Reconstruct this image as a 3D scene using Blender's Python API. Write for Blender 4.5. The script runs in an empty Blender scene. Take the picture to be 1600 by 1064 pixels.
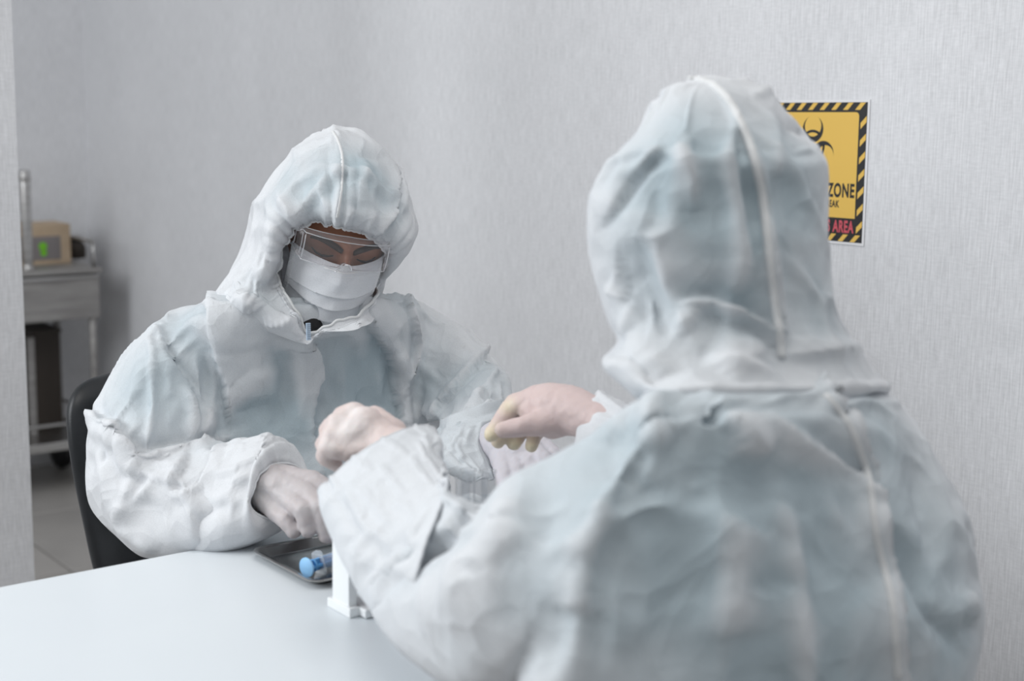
import bpy, bmesh, math, random
import numpy as np
from mathutils import Vector, Matrix, noise
from mathutils.bvhtree import BVHTree
from mathutils.kdtree import KDTree

# ------------------------------------------------------------------ camera, world, light
scene = bpy.context.scene
col = scene.collection
FPX = 2222.0
AZ, PITCH, ROLL = math.radians(38), math.radians(9.43), math.radians(0.93)
CAM = np.array([0, 0, 1.32])
FW = np.array([math.sin(AZ)*math.cos(PITCH), math.cos(AZ)*math.cos(PITCH), -math.sin(PITCH)])
_R = np.array([math.cos(AZ), -math.sin(AZ), 0.0]); _U = np.cross(_R, FW)
RT = _R*math.cos(ROLL) + _U*math.sin(ROLL)
UP = -_R*math.sin(ROLL) + _U*math.cos(ROLL)

cd = bpy.data.cameras.new('camera'); cam = bpy.data.objects.new('camera', cd); col.objects.link(cam)
cam.matrix_world = Matrix(((RT[0], UP[0], -FW[0], CAM[0]), (RT[1], UP[1], -FW[1], CAM[1]),
                           (RT[2], UP[2], -FW[2], CAM[2]), (0, 0, 0, 1)))
cd.lens = 50; cd.sensor_width = 36; cd.clip_start = 0.05
cd.dof.use_dof = True; cd.dof.focus_distance = 2.02; cd.dof.aperture_fstop = 3.6
scene.camera = cam

scene.view_settings.view_transform = 'Standard'
scene.view_settings.look = 'None'
scene.view_settings.gamma = 1
scene.view_settings.use_curve_mapping = False
scene.view_settings.exposure = 0.0
scene.cycles.transparent_max_bounces = 32

w = bpy.data.worlds.new('daylight'); scene.world = w; w.use_nodes = True
w.node_tree.nodes['Background'].inputs[0].default_value = (0.95, 0.975, 1.0, 1)
w.node_tree.nodes['Background'].inputs[1].default_value = 0.40

def area(name, loc, target, sx, sy, power, color):
    l = bpy.data.lights.new(name, 'AREA'); l.shape = 'RECTANGLE'; l.size = sx; l.size_y = sy
    l.energy = power; l.color = color
    o = bpy.data.objects.new(name, l); col.objects.link(o); o.location = loc
    o.rotation_euler = (Vector(target)-Vector(loc)).to_track_quat('-Z', 'Y').to_euler()
    return o
area('window_light', (-1.3, 2.6, 2.2), (1.1, 1.3, 0.9), 2.2, 1.8, 72, (0.95, 0.98, 1.0))
area('ceiling_light', (0.7, 0.9, 3.2), (1.0, 1.5, 0.8), 1.8, 1.8, 24, (1.0, 0.98, 0.95))

# ------------------------------------------------------------------ construction helpers
def P(px, py, D):
    return CAM + (FW + RT*(px-800)/FPX - UP*(py-532)/FPX)*D
def T(px, py, z):
    q = FW + RT*(px-800)/FPX - UP*(py-532)/FPX
    return CAM + q*(z-CAM[2])/q[2]
def unit(v):
    n = np.linalg.norm(v); return v/n if n > 1e-9 else v

def tag(o, label=None, cat=None, group=None, kind=None):
    if label: o['label'] = label
    if cat: o['category'] = cat
    if group: o['group'] = group
    if kind: o['kind'] = kind
    return o
def empty(name, loc, label, cat, group=None):
    o = bpy.data.objects.new(name, None); col.objects.link(o); o.location = loc
    o.empty_display_size = 0.05
    return tag(o, label, cat, group)
def world_of(o):
    m = Matrix.Translation(o.location) @ o.rotation_euler.to_matrix().to_4x4()
    return (world_of(o.parent) @ m) if o.parent else m
def link(name, V, F, mat, parent=None, smooth=True):
    me = bpy.data.meshes.new(name)
    V = np.asarray(V, float)
    if parent is not None:
        M = np.array(world_of(parent).inverted()); V = V @ M[:3, :3].T + M[:3, 3]
    me.from_pydata(V.tolist(), [], [list(map(int, f)) for f in F]); me.update()
    if smooth: me.polygons.foreach_set('use_smooth', [True]*len(me.polygons))
    if mat: me.materials.append(mat)
    o = bpy.data.objects.new(name, me); col.objects.link(o)
    if parent is not None: o.parent = parent
    return o

class MB:
    """collects simple solids in world space"""
    def __init__(s): s.V = []; s.F = []
    def add(s, V, F):
        n = len(s.V); s.V += [tuple(v) for v in V]; s.F += [[i+n for i in f] for f in F]; return s
    def box(s, c, size, rot=None, bevel=0.0):
        c = np.array(c, float); h = np.array(size, float)/2
        b = min(bevel, min(h)*0.9)
        bm = bmesh.new(); bmesh.ops.create_cube(bm, size=1)
        for v in bm.verts: v.co = Vector((v.co.x*2*h[0], v.co.y*2*h[1], v.co.z*2*h[2]))
        if b > 0: bmesh.ops.bevel(bm, geom=bm.edges[:], offset=b, segments=3, profile=0.5, affect='EDGES')
        V = np.array([v.co[:] for v in bm.verts]); F = [[v.index for v in f.verts] for f in bm.faces]
        bm.free()
        if rot is not None: V = V @ np.array(rot).T
        return s.add(V+c, F)
    def tube(s, pts, r, n=12, closed=False, caps=True):
        pts = [np.array(p, float) for p in pts]; m = len(pts)
        rs = r if hasattr(r, '__len__') else [r]*m
        V = []; up = None
        for i, p in enumerate(pts):
            a = pts[(i-1) % m] if (closed or i > 0) else pts[i]
            b = pts[(i+1) % m] if (closed or i < m-1) else pts[i]
            t = unit(b-a)
            if up is None:
                up = np.array([0, 0, 1.0]) if abs(t[2]) < 0.9 else np.array([1.0, 0, 0])
            x = unit(np.cross(up, t)); y = np.cross(t, x); up = y
            for k in range(n):
                q = 2*math.pi*k/n
                V.append(p + (x*math.cos(q)+y*math.sin(q))*rs[i])
        F = []
        for i in range(m if closed else m-1):
            for k in range(n):
                j = (i+1) % m
                F.append([i*n+k, i*n+(k+1) % n, j*n+(k+1) % n, j*n+k])
        if caps and not closed:
            F.append(list(range(n))[::-1]); F.append([(m-1)*n+k for k in range(n)])
        return s.add(V, F)
    def lathe(s, prof, c, axis=(0, 0, 1), n=32):
        ax = unit(np.array(axis, float)); t = np.array([1.0, 0, 0]) if abs(ax[0]) < 0.9 else np.array([0, 1.0, 0])
        x = unit(np.cross(t, ax)); y = np.cross(ax, x); c = np.array(c, float)
        V = []; m = len(prof)
        for (r, h) in prof:
            for k in range(n):
                q = 2*math.pi*k/n; V.append(c+ax*h+(x*math.cos(q)+y*math.sin(q))*r)
        F = []
        for i in range(m-1):
            for k in range(n): F.append([i*n+k, i*n+(k+1) % n, (i+1)*n+(k+1) % n, (i+1)*n+k])
        F.append(list(range(n))[::-1]); F.append([(m-1)*n+k for k in range(n)])
        return s.add(V, F)
    def build(s, name, mat, parent=None, smooth=False, label=None):
        o = link(name, s.V, s.F, mat, parent, smooth)
        if label: o['label'] = label
        return o

def autosmooth(o, ang=40):
    me = o.data; bm = bmesh.new(); bm.from_mesh(me)
    for e in bm.edges:
        if len(e.link_faces) == 2 and e.calc_face_angle(0) > math.radians(ang): e.smooth = False
    for f in bm.faces: f.smooth = True
    bm.to_mesh(me); bm.free(); return o

def catmull(pts, n, closed=False, arc=True):
    pts = np.asarray(pts, float); m = len(pts)
    if m == 2 and not closed:
        t = np.linspace(0, 1, n)[:, None]; return pts[0]*(1-t)+pts[1]*t
    if closed: Q = np.vstack([pts[-1:], pts, pts[:2]]); segs = m
    else: Q = np.vstack([2*pts[0]-pts[1], pts, 2*pts[-1]-pts[-2]]); segs = m-1
    K = 24; out = []
    for i in range(segs):
        p0, p1, p2, p3 = Q[i], Q[i+1], Q[i+2], Q[i+3]
        t = np.linspace(0, 1, K, endpoint=False)[:, None]
        out.append(0.5*((2*p1)+(-p0+p2)*t+(2*p0-5*p1+4*p2-p3)*t**2+(-p0+3*p1-3*p2+p3)*t**3))
    out = np.vstack(out + [Q[1:2] if closed else Q[-2:-1]])
    if not arc:
        idx = np.linspace(0, len(out)-1, n, endpoint=not closed)
    else:
        d = np.r_[0, np.cumsum(np.linalg.norm(np.diff(out[:, :3], axis=0), axis=1))]
        s = np.linspace(0, d[-1], n, endpoint=not closed); idx = np.interp(s, d, np.arange(len(out)))
    i0 = np.floor(idx).astype(int).clip(0, len(out)-2); fr = (idx-i0)[:, None]
    return out[i0]*(1-fr)+out[i0+1]*fr

def ringloft(rings, nseg=64, nlen=60, power=2.3, cap=True):
    """rings: (px1,py1,D1, px2,py2,D2, thickness) major axis ends, thickness across"""
    C = []; Av = []; B = []
    for r in rings:
        a = P(*r[0:3]); b = P(*r[3:6]); c = (a+b)/2
        bd = unit(c-CAM)*r[6]
        if len(r) == 9:               # explicit nearer side: pixels sideways, metres towards the camera
            cx, cy = (r[0]+r[3])/2, (r[1]+r[4])/2; Dc = (r[2]+r[5])/2
            bd = -(P(cx+r[7], cy, Dc-r[8])-P(cx, cy, Dc))
        C.append(c); Av.append((b-a)/2); B.append(bd)
    st = np.hstack([np.array(C), np.array(Av), np.array(B)])
    st = catmull(st, nlen)
    V = []; n = len(st); th = np.linspace(0, 2*math.pi, nseg, endpoint=False)
    ct, sn = np.cos(th), np.sin(th)
    cx = np.sign(ct)*np.abs(ct)**(2/power); sx = np.sign(sn)*np.abs(sn)**(2/power)
    for i in range(n):
        c, a, b = st[i, :3], st[i, 3:6], st[i, 6:9]
        V.append(c+np.outer(cx, a)+np.outer(sx, b))
    V = np.vstack(V); F = []
    for i in range(n-1):
        for k in range(nseg):
            F.append([i*nseg+k, i*nseg+(k+1) % nseg, (i+1)*nseg+(k+1) % nseg, (i+1)*nseg+k])
    if cap:
        F.append(list(range(nseg))[::-1]); F.append([(n-1)*nseg+k for k in range(nseg)])
    return V, F, st

def fix_normals(V, F):
    me = bpy.data.meshes.new('t'); me.from_pydata(np.asarray(V).tolist(), [], [list(map(int, f)) for f in F])
    bm = bmesh.new(); bm.from_mesh(me); bmesh.ops.recalc_face_normals(bm, faces=bm.faces[:])
    V = [v.co[:] for v in bm.verts]; F = [[v.index for v in f.verts] for f in bm.faces]
    bm.free(); bpy.data.meshes.remove(me); return V, F

def voxel_union(parts, voxel):
    mb = MB()
    for V, F in parts:
        V, F = fix_normals(V, F); mb.add(V, F)
    me = bpy.data.meshes.new('t'); me.from_pydata(mb.V, [], mb.F)
    o = bpy.data.objects.new('t', me); col.objects.link(o)
    m = o.modifiers.new('r', 'REMESH'); m.mode = 'VOXEL'; m.voxel_size = voxel; m.adaptivity = 0
    dg = bpy.context.evaluated_depsgraph_get(); ev = o.evaluated_get(dg); me2 = ev.to_mesh()
    V = np.empty(len(me2.vertices)*3); me2.vertices.foreach_get('co', V); V = V.reshape(-1, 3)
    F = np.array([p.vertices[:] for p in me2.polygons])
    ev.to_mesh_clear(); bpy.data.objects.remove(o); bpy.data.meshes.remove(me)
    return V, F

class Sheet:
    """numpy mesh with smoothing and crease sculpting"""
    def __init__(s, V, F):
        s.V = np.array(V, float); s.F = [list(map(int, f)) for f in F]
        Q = np.array([f if len(f) == 4 else (list(f[:3])+[f[0]]) for f in s.F if len(f) <= 4])
        E = np.vstack([Q[:, [0, 1]], Q[:, [1, 2]], Q[:, [2, 3]], Q[:, [3, 0]]]); E = E[E[:, 0] != E[:, 1]]
        s.E = np.unique(np.sort(E, axis=1), axis=0); s.deg = np.bincount(s.E.ravel(), minlength=len(s.V)).clip(1)
        s.disp = np.zeros(len(s.V)); s.base = None
    def lap(s, X):
        a, b = s.E[:, 0], s.E[:, 1]; n = len(X); out = np.empty_like(X)
        if X.ndim == 1: return (np.bincount(a, X[b], n)+np.bincount(b, X[a], n))/s.deg - X
        for k in range(X.shape[1]):
            out[:, k] = (np.bincount(a, X[b, k], n)+np.bincount(b, X[a, k], n))/s.deg
        return out-X
    def smooth(s, it, k=0.6, mask=None):
        for _ in range(it):
            d = k*s.lap(s.V)
            s.V += d if mask is None else d*mask[:, None]
        return s
    def taubin(s, it):
        for _ in range(it): s.V += 0.5*s.lap(s.V); s.V -= 0.53*s.lap(s.V)
        return s
    def normals(s):
        N = np.zeros_like(s.V); F4 = np.array([f if len(f) == 4 else (f[:3]+[f[2]]) for f in s.F if len(f) <= 4])
        n = np.cross(s.V[F4[:, 2]]-s.V[F4[:, 0]], s.V[F4[:, 3]]-s.V[F4[:, 1]])
        for k in range(4):
            for c in range(3): N[:, c] += np.bincount(F4[:, k], n[:, c], len(N))
        return N/np.linalg.norm(N, axis=1).clip(1e-12)[:, None]
    def begin(s):
        s.N = s.normals(); s.bvh = BVHTree.FromPolygons(s.V.tolist(), s.F); s.base = s.V.copy(); return s
    def hit(s, px, py):
        d = unit(P(px, py, 1)-CAM); r = s.bvh.ray_cast(Vector(CAM), Vector(d))
        if r[0] is None: return None
        return np.array(r[0]), np.array(r[1])
    def crease(s, kind, wd, h, pts, taper=(1, 1), back=0.25):
        pts = catmull(np.array(pts, float), max(8, int(sum(math.dist(pts[i], pts[i+1]) for i in range(len(pts)-1))/7)))
        H = [(i/(len(pts)-1), s.hit(*p)) for i, p in enumerate(pts)]
        H = [(t, q[0], q[1]) for t, q in H if q is not None]
        if len(H) < 3: return
        # drop jumps in depth
        Q = np.array([q for t, q, n in H]); t = np.array([t for t, q, n in H]); NN = np.array([n for _, _, n in H])
        d = Q @ FW; ok = np.abs(d-np.median(d)) < 0.35; Q, t, NN = Q[ok], t[ok], NN[ok]
        if len(Q) < 3: return
        tg = np.gradient(Q, axis=0); tg /= np.linalg.norm(tg, axis=1).clip(1e-9)[:, None]
        toc = CAM-Q; toc /= np.linalg.norm(toc, axis=1)[:, None]
        sg = np.sign((NN*toc).sum(1)); NN = NN*sg[:, None]
        R = wd*3.2
        m = np.all((s.base > Q.min(0)-R) & (s.base < Q.max(0)+R), axis=1)
        idx = np.nonzero(m)[0]
        if len(idx) == 0: return
        X = s.base[idx]
        D2 = ((X[:, None, :]-Q[None])**2).sum(2); j = D2.argmin(1); dist = np.sqrt(D2[np.arange(len(X)), j])
        side = np.cross(tg[j], NN[j]); sd = ((X-Q[j])*side).sum(1)
        along = ((X-Q[j])*tg[j]).sum(1)
        face = ((s.N[idx]*NN[j]).sum(1) > -0.1)
        tt = t[j]; tap = 1.0
        if taper[0]: tap = tap*np.clip(tt/0.25, 0, 1)**0.7
        if taper[1]: tap = tap*np.clip((1-tt)/0.25, 0, 1)**0.7
        x = dist/wd; sx = np.sign(sd)*x
        if kind == 'ridge': g = np.exp(-np.abs(x)**1.3)
        elif kind == 'valley': g = -np.exp(-np.abs(x)**1.3)
        elif kind == 'soft': g = np.exp(-x**2)
        elif kind == 'softv': g = -np.exp(-x**2)
        elif kind in ('fold', 'foldr'):   # ridge with a sharp drop to one side
            z = sx if kind == 'fold' else -sx
            g = np.where(z > 0, np.exp(-np.abs(z)**1.2), np.exp(-(np.abs(z)/0.3)**2)*1.6-0.6*np.exp(-(np.abs(z)/0.9)**2))
        elif kind in ('lap', 'lapr'):     # one side of the line lies higher (overlapping cloth), fades away
            z = sx if kind == 'lap' else -sx
            g = np.where(z > -0.12, np.clip((z+0.12)/0.24, 0, 1)*np.exp(-np.clip(z, 0, None)/1.6), 0) - 0.25*np.where(z < 0, np.exp(-np.abs(z)/0.8), 0)
        g = g*(dist < R)*face*np.exp(-(np.clip(np.abs(along)-wd, 0, None)/wd)**2)
        s.V[idx] += s.N[idx]*(g*h*tap)[:, None]
        s.disp[idx] += g*h*tap
    def facet(s, scale, amp, seed, stretch=(1, 1, 1), mask=None, mode='cone'):
        rnd = np.random.RandomState(seed); X = s.base/np.array(stretch)
        lo, hi = X.min(0)-scale, X.max(0)+scale
        # warp
        W = np.stack([np.sin(X@rnd.randn(3)*(1.4/scale)+rnd.rand()*6) for _ in range(3)], 1)*scale*0.22
        X = X+W
        n = np.ceil((hi-lo)/scale).astype(int); pts = []
        G = np.stack(np.meshgrid(*[np.arange(k) for k in n], indexing='ij'), -1).reshape(-1, 3)
        pts = lo+(G+rnd.rand(len(G), 3))*scale
        kd = KDTree(len(pts))
        for i, p in enumerate(pts): kd.insert(p, i)
        kd.balance()
        lvl = rnd.rand(len(pts))*2-1; slope = rnd.randn(len(pts), 3)*0.8
        g = np.zeros(len(X))
        fn = kd.find_n; XL = X.tolist()
        for i in range(len(XL)):
            r = fn(XL[i], 2)
            (p0, i0, d0), (p1, i1, d1) = r
            g[i] = d0
            if mode == 'ridge': g[i] = math.exp(-(d1-d0)/(0.16*scale))*(0.4+0.6*abs(lvl[i0]+lvl[i1])/2)
        if mode == 'cone': g = g/scale-0.5
        if mask is not None: g = g*mask
        s.V += s.N*(g*amp)[:, None]; s.disp += g*amp
        return s
    def drape(s, grow, iters=150, kb=.07, pull=.003, lo=-.014, hi=.010, grav=.00006, tmax=.006, pin=None, seed=1, aniso=None):
        """let the slightly oversized cloth buckle over the body beneath it"""
        X0 = s.V.copy(); B0 = s.base; N = s.normals(); n = len(X0)
        Q = np.array([f for f in s.F if len(f) == 4])
        E2 = np.vstack([s.E, Q[:, [0, 2]], Q[:, [1, 3]]]); a, b = E2[:, 0], E2[:, 1]
        gr = grow if np.isscalar(grow) else (grow[a]+grow[b])/2
        d0 = B0[b]-B0[a]; L0 = np.linalg.norm(d0, axis=1).clip(1e-5)
        if aniso is not None:
            ax = (aniso[a]+aniso[b])/2; co = ((d0*ax).sum(1)/L0)**2; gr = gr*(.35+1.3*co)
        L0 = np.maximum(L0*(1+gr), .985*np.linalg.norm(X0[b]-X0[a], axis=1))
        deg = (np.bincount(a, minlength=n)+np.bincount(b, minlength=n)).clip(1)[:, None]
        rnd = np.random.RandomState(seed); r = rnd.randn(n)
        for _ in range(10): r = r+.9*s.lap(r)
        r = r/np.abs(r).max(); x = X0+N*(r*.006)[:, None]; v = np.zeros_like(x)
        free = np.ones(n) if pin is None else 1-pin
        free = free[:, None]; g = np.array([0, 0, -grav])
        for it in range(iters):
            xo = x.copy()
            x = x+(v*.86+g)*free
            for _ in range(2):
                d = x[b]-x[a]; L = np.linalg.norm(d, axis=1).clip(1e-6)
                w = (.5*(L-L0)/L)[:, None]*d; c = np.empty_like(x)
                for k in range(3): c[:, k] = np.bincount(a, w[:, k], n)-np.bincount(b, w[:, k], n)
                x = x+c/deg*1.7*free
            u = x-X0; l = s.lap(u); x = x-kb*s.lap(l)*free
            x = x-pull*(x-X0)*free
            u = x-X0; h = (u*N).sum(1)[:, None]; t = u-N*h; tl = np.linalg.norm(t, axis=1).clip(1e-9)[:, None]
            t = t*np.minimum(1, tmax/tl)*.97; x = X0+N*np.clip(h, lo, hi)+t
            v = x-xo
        s.V = x; s.disp += ((x-X0)*N).sum(1)*.8; return s
    def waves(s, amp, freq, seed, stretch=(1, 1, 1), octv=3):
        X = (s.base/np.array(stretch)).tolist(); 
        g = np.array([noise.fractal(Vector((x[0]*freq+seed, x[1]*freq, x[2]*freq)), 1.0, 2.0, octv) for x in X])
        s.V += s.N*(g*amp)[:, None]; s.disp += g*amp*0.5; return s
    def build(s, name, mat, parent=None):
        o = link(name, s.V, s.F, mat, parent); return o

def seam(S, path, r, m, parent, sink=.75):
    """welded seam tape following the cloth surface"""
    S.bvh = BVHTree.FromPolygons(S.V.tolist(), S.F)
    pts = catmull(np.array(path, float), 70); H = [S.hit(*p) for p in pts]
    Q = [h[0]-FW*0+unit(CAM-h[0])*r*(1-2*sink)*.5 for h in H if h is not None]
    Q = np.array(Q)
    for _ in range(3): Q[1:-1] = Q[1:-1]*.5+(Q[2:]+Q[:-2])*.25
    t = MB().tube(list(Q), r, 10); o = t.build('seam_tape', m, parent, True); paint(o, 'under', np.zeros(len(t.V))); return o
def paint(o, name, vals):
    a = o.data.attributes.new(name, 'FLOAT', 'POINT'); a.data.foreach_set('value', np.asarray(vals, dtype=np.float32))
def blobs(V, L):
    """L: (px,py,D,radius_m,weight)"""
    out = np.zeros(len(V))
    for (x, y, D, r, k) in L:
        c = P(x, y, D); d = np.linalg.norm(V-c, axis=1); out = np.maximum(out, k*np.exp(-(d/r)**2))
    return out

def capsule_chain(pts, n=18):
    """pts: list of (point, radius) -> one tapered solid per segment"""
    out = []
    for (a, ra), (b, rb) in zip(pts[:-1], pts[1:]):
        a = np.array(a); b = np.array(b); L = np.linalg.norm(b-a)
        prof = []
        K = 7
        for i in range(K): q = -math.pi/2+math.pi/2*i/(K-1); prof.append((max(ra*math.cos(q), 1e-4), ra*math.sin(q)))
        for i in range(K): q = math.pi/2*i/(K-1); prof.append((max(rb*math.cos(q), 1e-4), L+rb*math.sin(q)))
        m = MB().lathe(prof, a, b-a, n); out.append((m.V, m.F))
    return out

# ------------------------------------------------------------------ materials
def mat(name, color, rough=0.6, metal=0.0, **kw):
    m = bpy.data.materials.new(name); m.use_nodes = True; b = m.node_tree.nodes['Principled BSDF']
    b.inputs['Base Color'].default_value = (*color, 1); b.inputs['Roughness'].default_value = rough
    b.inputs['Metallic'].default_value = metal
    for k, v in kw.items(): b.inputs[k.replace('_', ' ')].default_value = v
    return m
def nodes(m): return m.node_tree.nodes, m.node_tree.links, m.node_tree.nodes['Principled BSDF']
def noise_col(m, c1, c2, scale, stretch=(1, 1, 1), detail=4, lo=0.35, hi=0.65, bump=0.0, bscale=None, dist=0.001):
    N, L, b = nodes(m)
    tc = N.new('ShaderNodeTexCoord'); mp = N.new('ShaderNodeMapping'); mp.inputs['Scale'].default_value = stretch
    L.new(tc.outputs['Object'], mp.inputs[0])
    nz = N.new('ShaderNodeTexNoise'); nz.inputs['Scale'].default_value = scale; nz.inputs['Detail'].default_value = detail
    L.new(mp.outputs[0], nz.inputs['Vector'])
    cr = N.new('ShaderNodeValToRGB'); cr.color_ramp.elements[0].position = lo; cr.color_ramp.elements[1].position = hi
    cr.color_ramp.elements[0].color = (*c1, 1); cr.color_ramp.elements[1].color = (*c2, 1)
    L.new(nz.outputs[0], cr.inputs[0]); L.new(cr.outputs[0], b.inputs['Base Color'])
    if bump:
        nb = N.new('ShaderNodeTexNoise'); nb.inputs['Scale'].default_value = bscale or scale; nb.inputs['Detail'].default_value = 3
        L.new(mp.outputs[0], nb.inputs['Vector'])
        bp = N.new('ShaderNodeBump'); bp.inputs['Strength'].default_value = bump; bp.inputs['Distance'].default_value = dist
        L.new(nb.outputs[0], bp.inputs['Height']); L.new(bp.outputs[0], b.inputs['Normal'])
    return m

def wallpaper():
    m = mat('woven_wallpaper', (.55, .55, .55), .85)
    N, L, b = nodes(m); tc = N.new('ShaderNodeTexCoord')
    def nz(scale, st, det=3):
        mp = N.new('ShaderNodeMapping'); mp.inputs['Scale'].default_value = st; L.new(tc.outputs['Object'], mp.inputs[0])
        n = N.new('ShaderNodeTexNoise'); n.inputs['Scale'].default_value = scale; n.inputs['Detail'].default_value = det
        L.new(mp.outputs[0], n.inputs['Vector']); return n
    a = nz(1, (340, 340, 22)); c = nz(1, (60, 60, 260)); d = nz(5, (1, 1, .6))
    ad = N.new('ShaderNodeMath'); ad.operation = 'MULTIPLY_ADD'; ad.inputs[1].default_value = 0.45
    L.new(c.outputs[0], ad.inputs[0]); L.new(a.outputs[0], ad.inputs[2])
    cr = N.new('ShaderNodeValToRGB'); cr.color_ramp.elements[0].position = .50; cr.color_ramp.elements[1].position = .95
    cr.color_ramp.elements[0].color = (.65, .655, .675, 1); cr.color_ramp.elements[1].color = (.81, .815, .84, 1)
    L.new(ad.outputs[0], cr.inputs[0])
    mx = N.new('ShaderNodeMix'); mx.data_type = 'RGBA'; mx.blend_type = 'MULTIPLY'; mx.inputs[0].default_value = 1
    c2 = N.new('ShaderNodeValToRGB'); c2.color_ramp.elements[0].position = .3; c2.color_ramp.elements[1].position = .7
    c2.color_ramp.elements[0].color = (.94, .94, .94, 1); c2.color_ramp.elements[1].color = (1, 1, 1, 1)
    L.new(d.outputs[0], c2.inputs[0]); L.new(cr.outputs[0], mx.inputs[6]); L.new(c2.outputs[0], mx.inputs[7])
    L.new(mx.outputs[2], b.inputs['Base Color'])
    bp = N.new('ShaderNodeBump'); bp.inputs['Strength'].default_value = .22; bp.inputs['Distance'].default_value = .001
    L.new(ad.outputs[0], bp.inputs['Height']); L.new(bp.outputs[0], b.inputs['Normal'])
    return m

def nonwoven(name, white=(.735, .75, .775), blue=(.45, .535, .58), crumple=12, cstr=.9):
    """thin white nonwoven; bluish where the blue scrubs beneath show through (attribute 'under')"""
    m = mat(name, white, .62); N, L, b = nodes(m)
    b.inputs['Specular IOR Level'].default_value = 0.35
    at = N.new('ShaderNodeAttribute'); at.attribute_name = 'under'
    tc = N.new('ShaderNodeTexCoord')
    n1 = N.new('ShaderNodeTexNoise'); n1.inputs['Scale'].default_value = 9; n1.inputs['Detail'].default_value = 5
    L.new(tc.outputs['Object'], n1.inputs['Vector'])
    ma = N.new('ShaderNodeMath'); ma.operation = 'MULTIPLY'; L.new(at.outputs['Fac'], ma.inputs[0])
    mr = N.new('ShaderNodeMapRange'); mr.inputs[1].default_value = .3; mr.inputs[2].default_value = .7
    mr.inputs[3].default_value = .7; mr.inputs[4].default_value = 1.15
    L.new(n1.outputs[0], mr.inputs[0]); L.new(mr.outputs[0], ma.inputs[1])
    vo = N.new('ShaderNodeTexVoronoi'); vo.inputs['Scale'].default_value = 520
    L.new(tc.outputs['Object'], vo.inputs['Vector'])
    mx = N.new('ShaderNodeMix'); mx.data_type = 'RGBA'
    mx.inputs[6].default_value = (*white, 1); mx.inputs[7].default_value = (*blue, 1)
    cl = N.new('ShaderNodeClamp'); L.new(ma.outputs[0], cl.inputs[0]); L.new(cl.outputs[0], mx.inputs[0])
    m2 = N.new('ShaderNodeMix'); m2.data_type = 'RGBA'; m2.blend_type = 'MULTIPLY'; m2.inputs[0].default_value = 1
    cr = N.new('ShaderNodeValToRGB'); cr.color_ramp.elements[0].position = .15; cr.color_ramp.elements[1].position = .5
    cr.color_ramp.elements[0].color = (.93, .93, .93, 1); cr.color_ramp.elements[1].color = (1, 1, 1, 1)
    L.new(vo.outputs['Distance'], cr.inputs[0]); L.new(mx.outputs[2], m2.inputs[6]); L.new(cr.outputs[0], m2.inputs[7])
    L.new(m2.outputs[2], b.inputs['Base Color'])
    n2 = N.new('ShaderNodeTexNoise'); n2.inputs['Scale'].default_value = 45; n2.inputs['Detail'].default_value = 4
    L.new(tc.outputs['Object'], n2.inputs['Vector'])
    # crumpled facets of the stiff paper-like cloth
    nw = N.new('ShaderNodeTexNoise'); nw.inputs['Scale'].default_value = 7; nw.inputs['Detail'].default_value = 2
    L.new(tc.outputs['Object'], nw.inputs['Vector'])
    wv = N.new('ShaderNodeVectorMath'); wv.operation = 'MULTIPLY_ADD'; wv.inputs[1].default_value = (.12, .12, .12)
    L.new(nw.outputs['Color'], wv.inputs[0]); L.new(tc.outputs['Object'], wv.inputs[2])
    prev = None
    for sc_, di in ((crumple, .012), (crumple*2.7, .003)):
        v2 = N.new('ShaderNodeTexVoronoi'); v2.inputs['Scale'].default_value = sc_; L.new(wv.outputs[0], v2.inputs['Vector'])
        b3 = N.new('ShaderNodeBump'); b3.inputs['Strength'].default_value = cstr; b3.inputs['Distance'].default_value = di
        L.new(v2.outputs['Distance'], b3.inputs['Height'])
        if prev: L.new(prev.outputs[0], b3.inputs['Normal'])
        prev = b3
    bp = N.new('ShaderNodeBump'); bp.inputs['Strength'].default_value = .25; bp.inputs['Distance'].default_value = .002
    L.new(n2.outputs[0], bp.inputs['Height']); L.new(prev.outputs[0], bp.inputs['Normal'])
    bq = N.new('ShaderNodeBump'); bq.inputs['Strength'].default_value = .18; bq.inputs['Distance'].default_value = .0005
    L.new(vo.outputs['Distance'], bq.inputs['Height']); L.new(bp.outputs[0], bq.inputs['Normal'])
    L.new(bq.outputs[0], b.inputs['Normal'])
    # a little light passes through the thin cloth
    tr = N.new('ShaderNodeBsdfTranslucent'); L.new(m2.outputs[2], tr.inputs[0]); L.new(bq.outputs[0], tr.inputs['Normal'])
    ms = N.new('ShaderNodeMixShader'); ms.inputs[0].default_value = .12
    L.new(b.outputs[0], ms.inputs[1]); L.new(tr.outputs[0], ms.inputs[2])
    L.new(ms.outputs[0], N['Material Output'].inputs[0])
    return m

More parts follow.
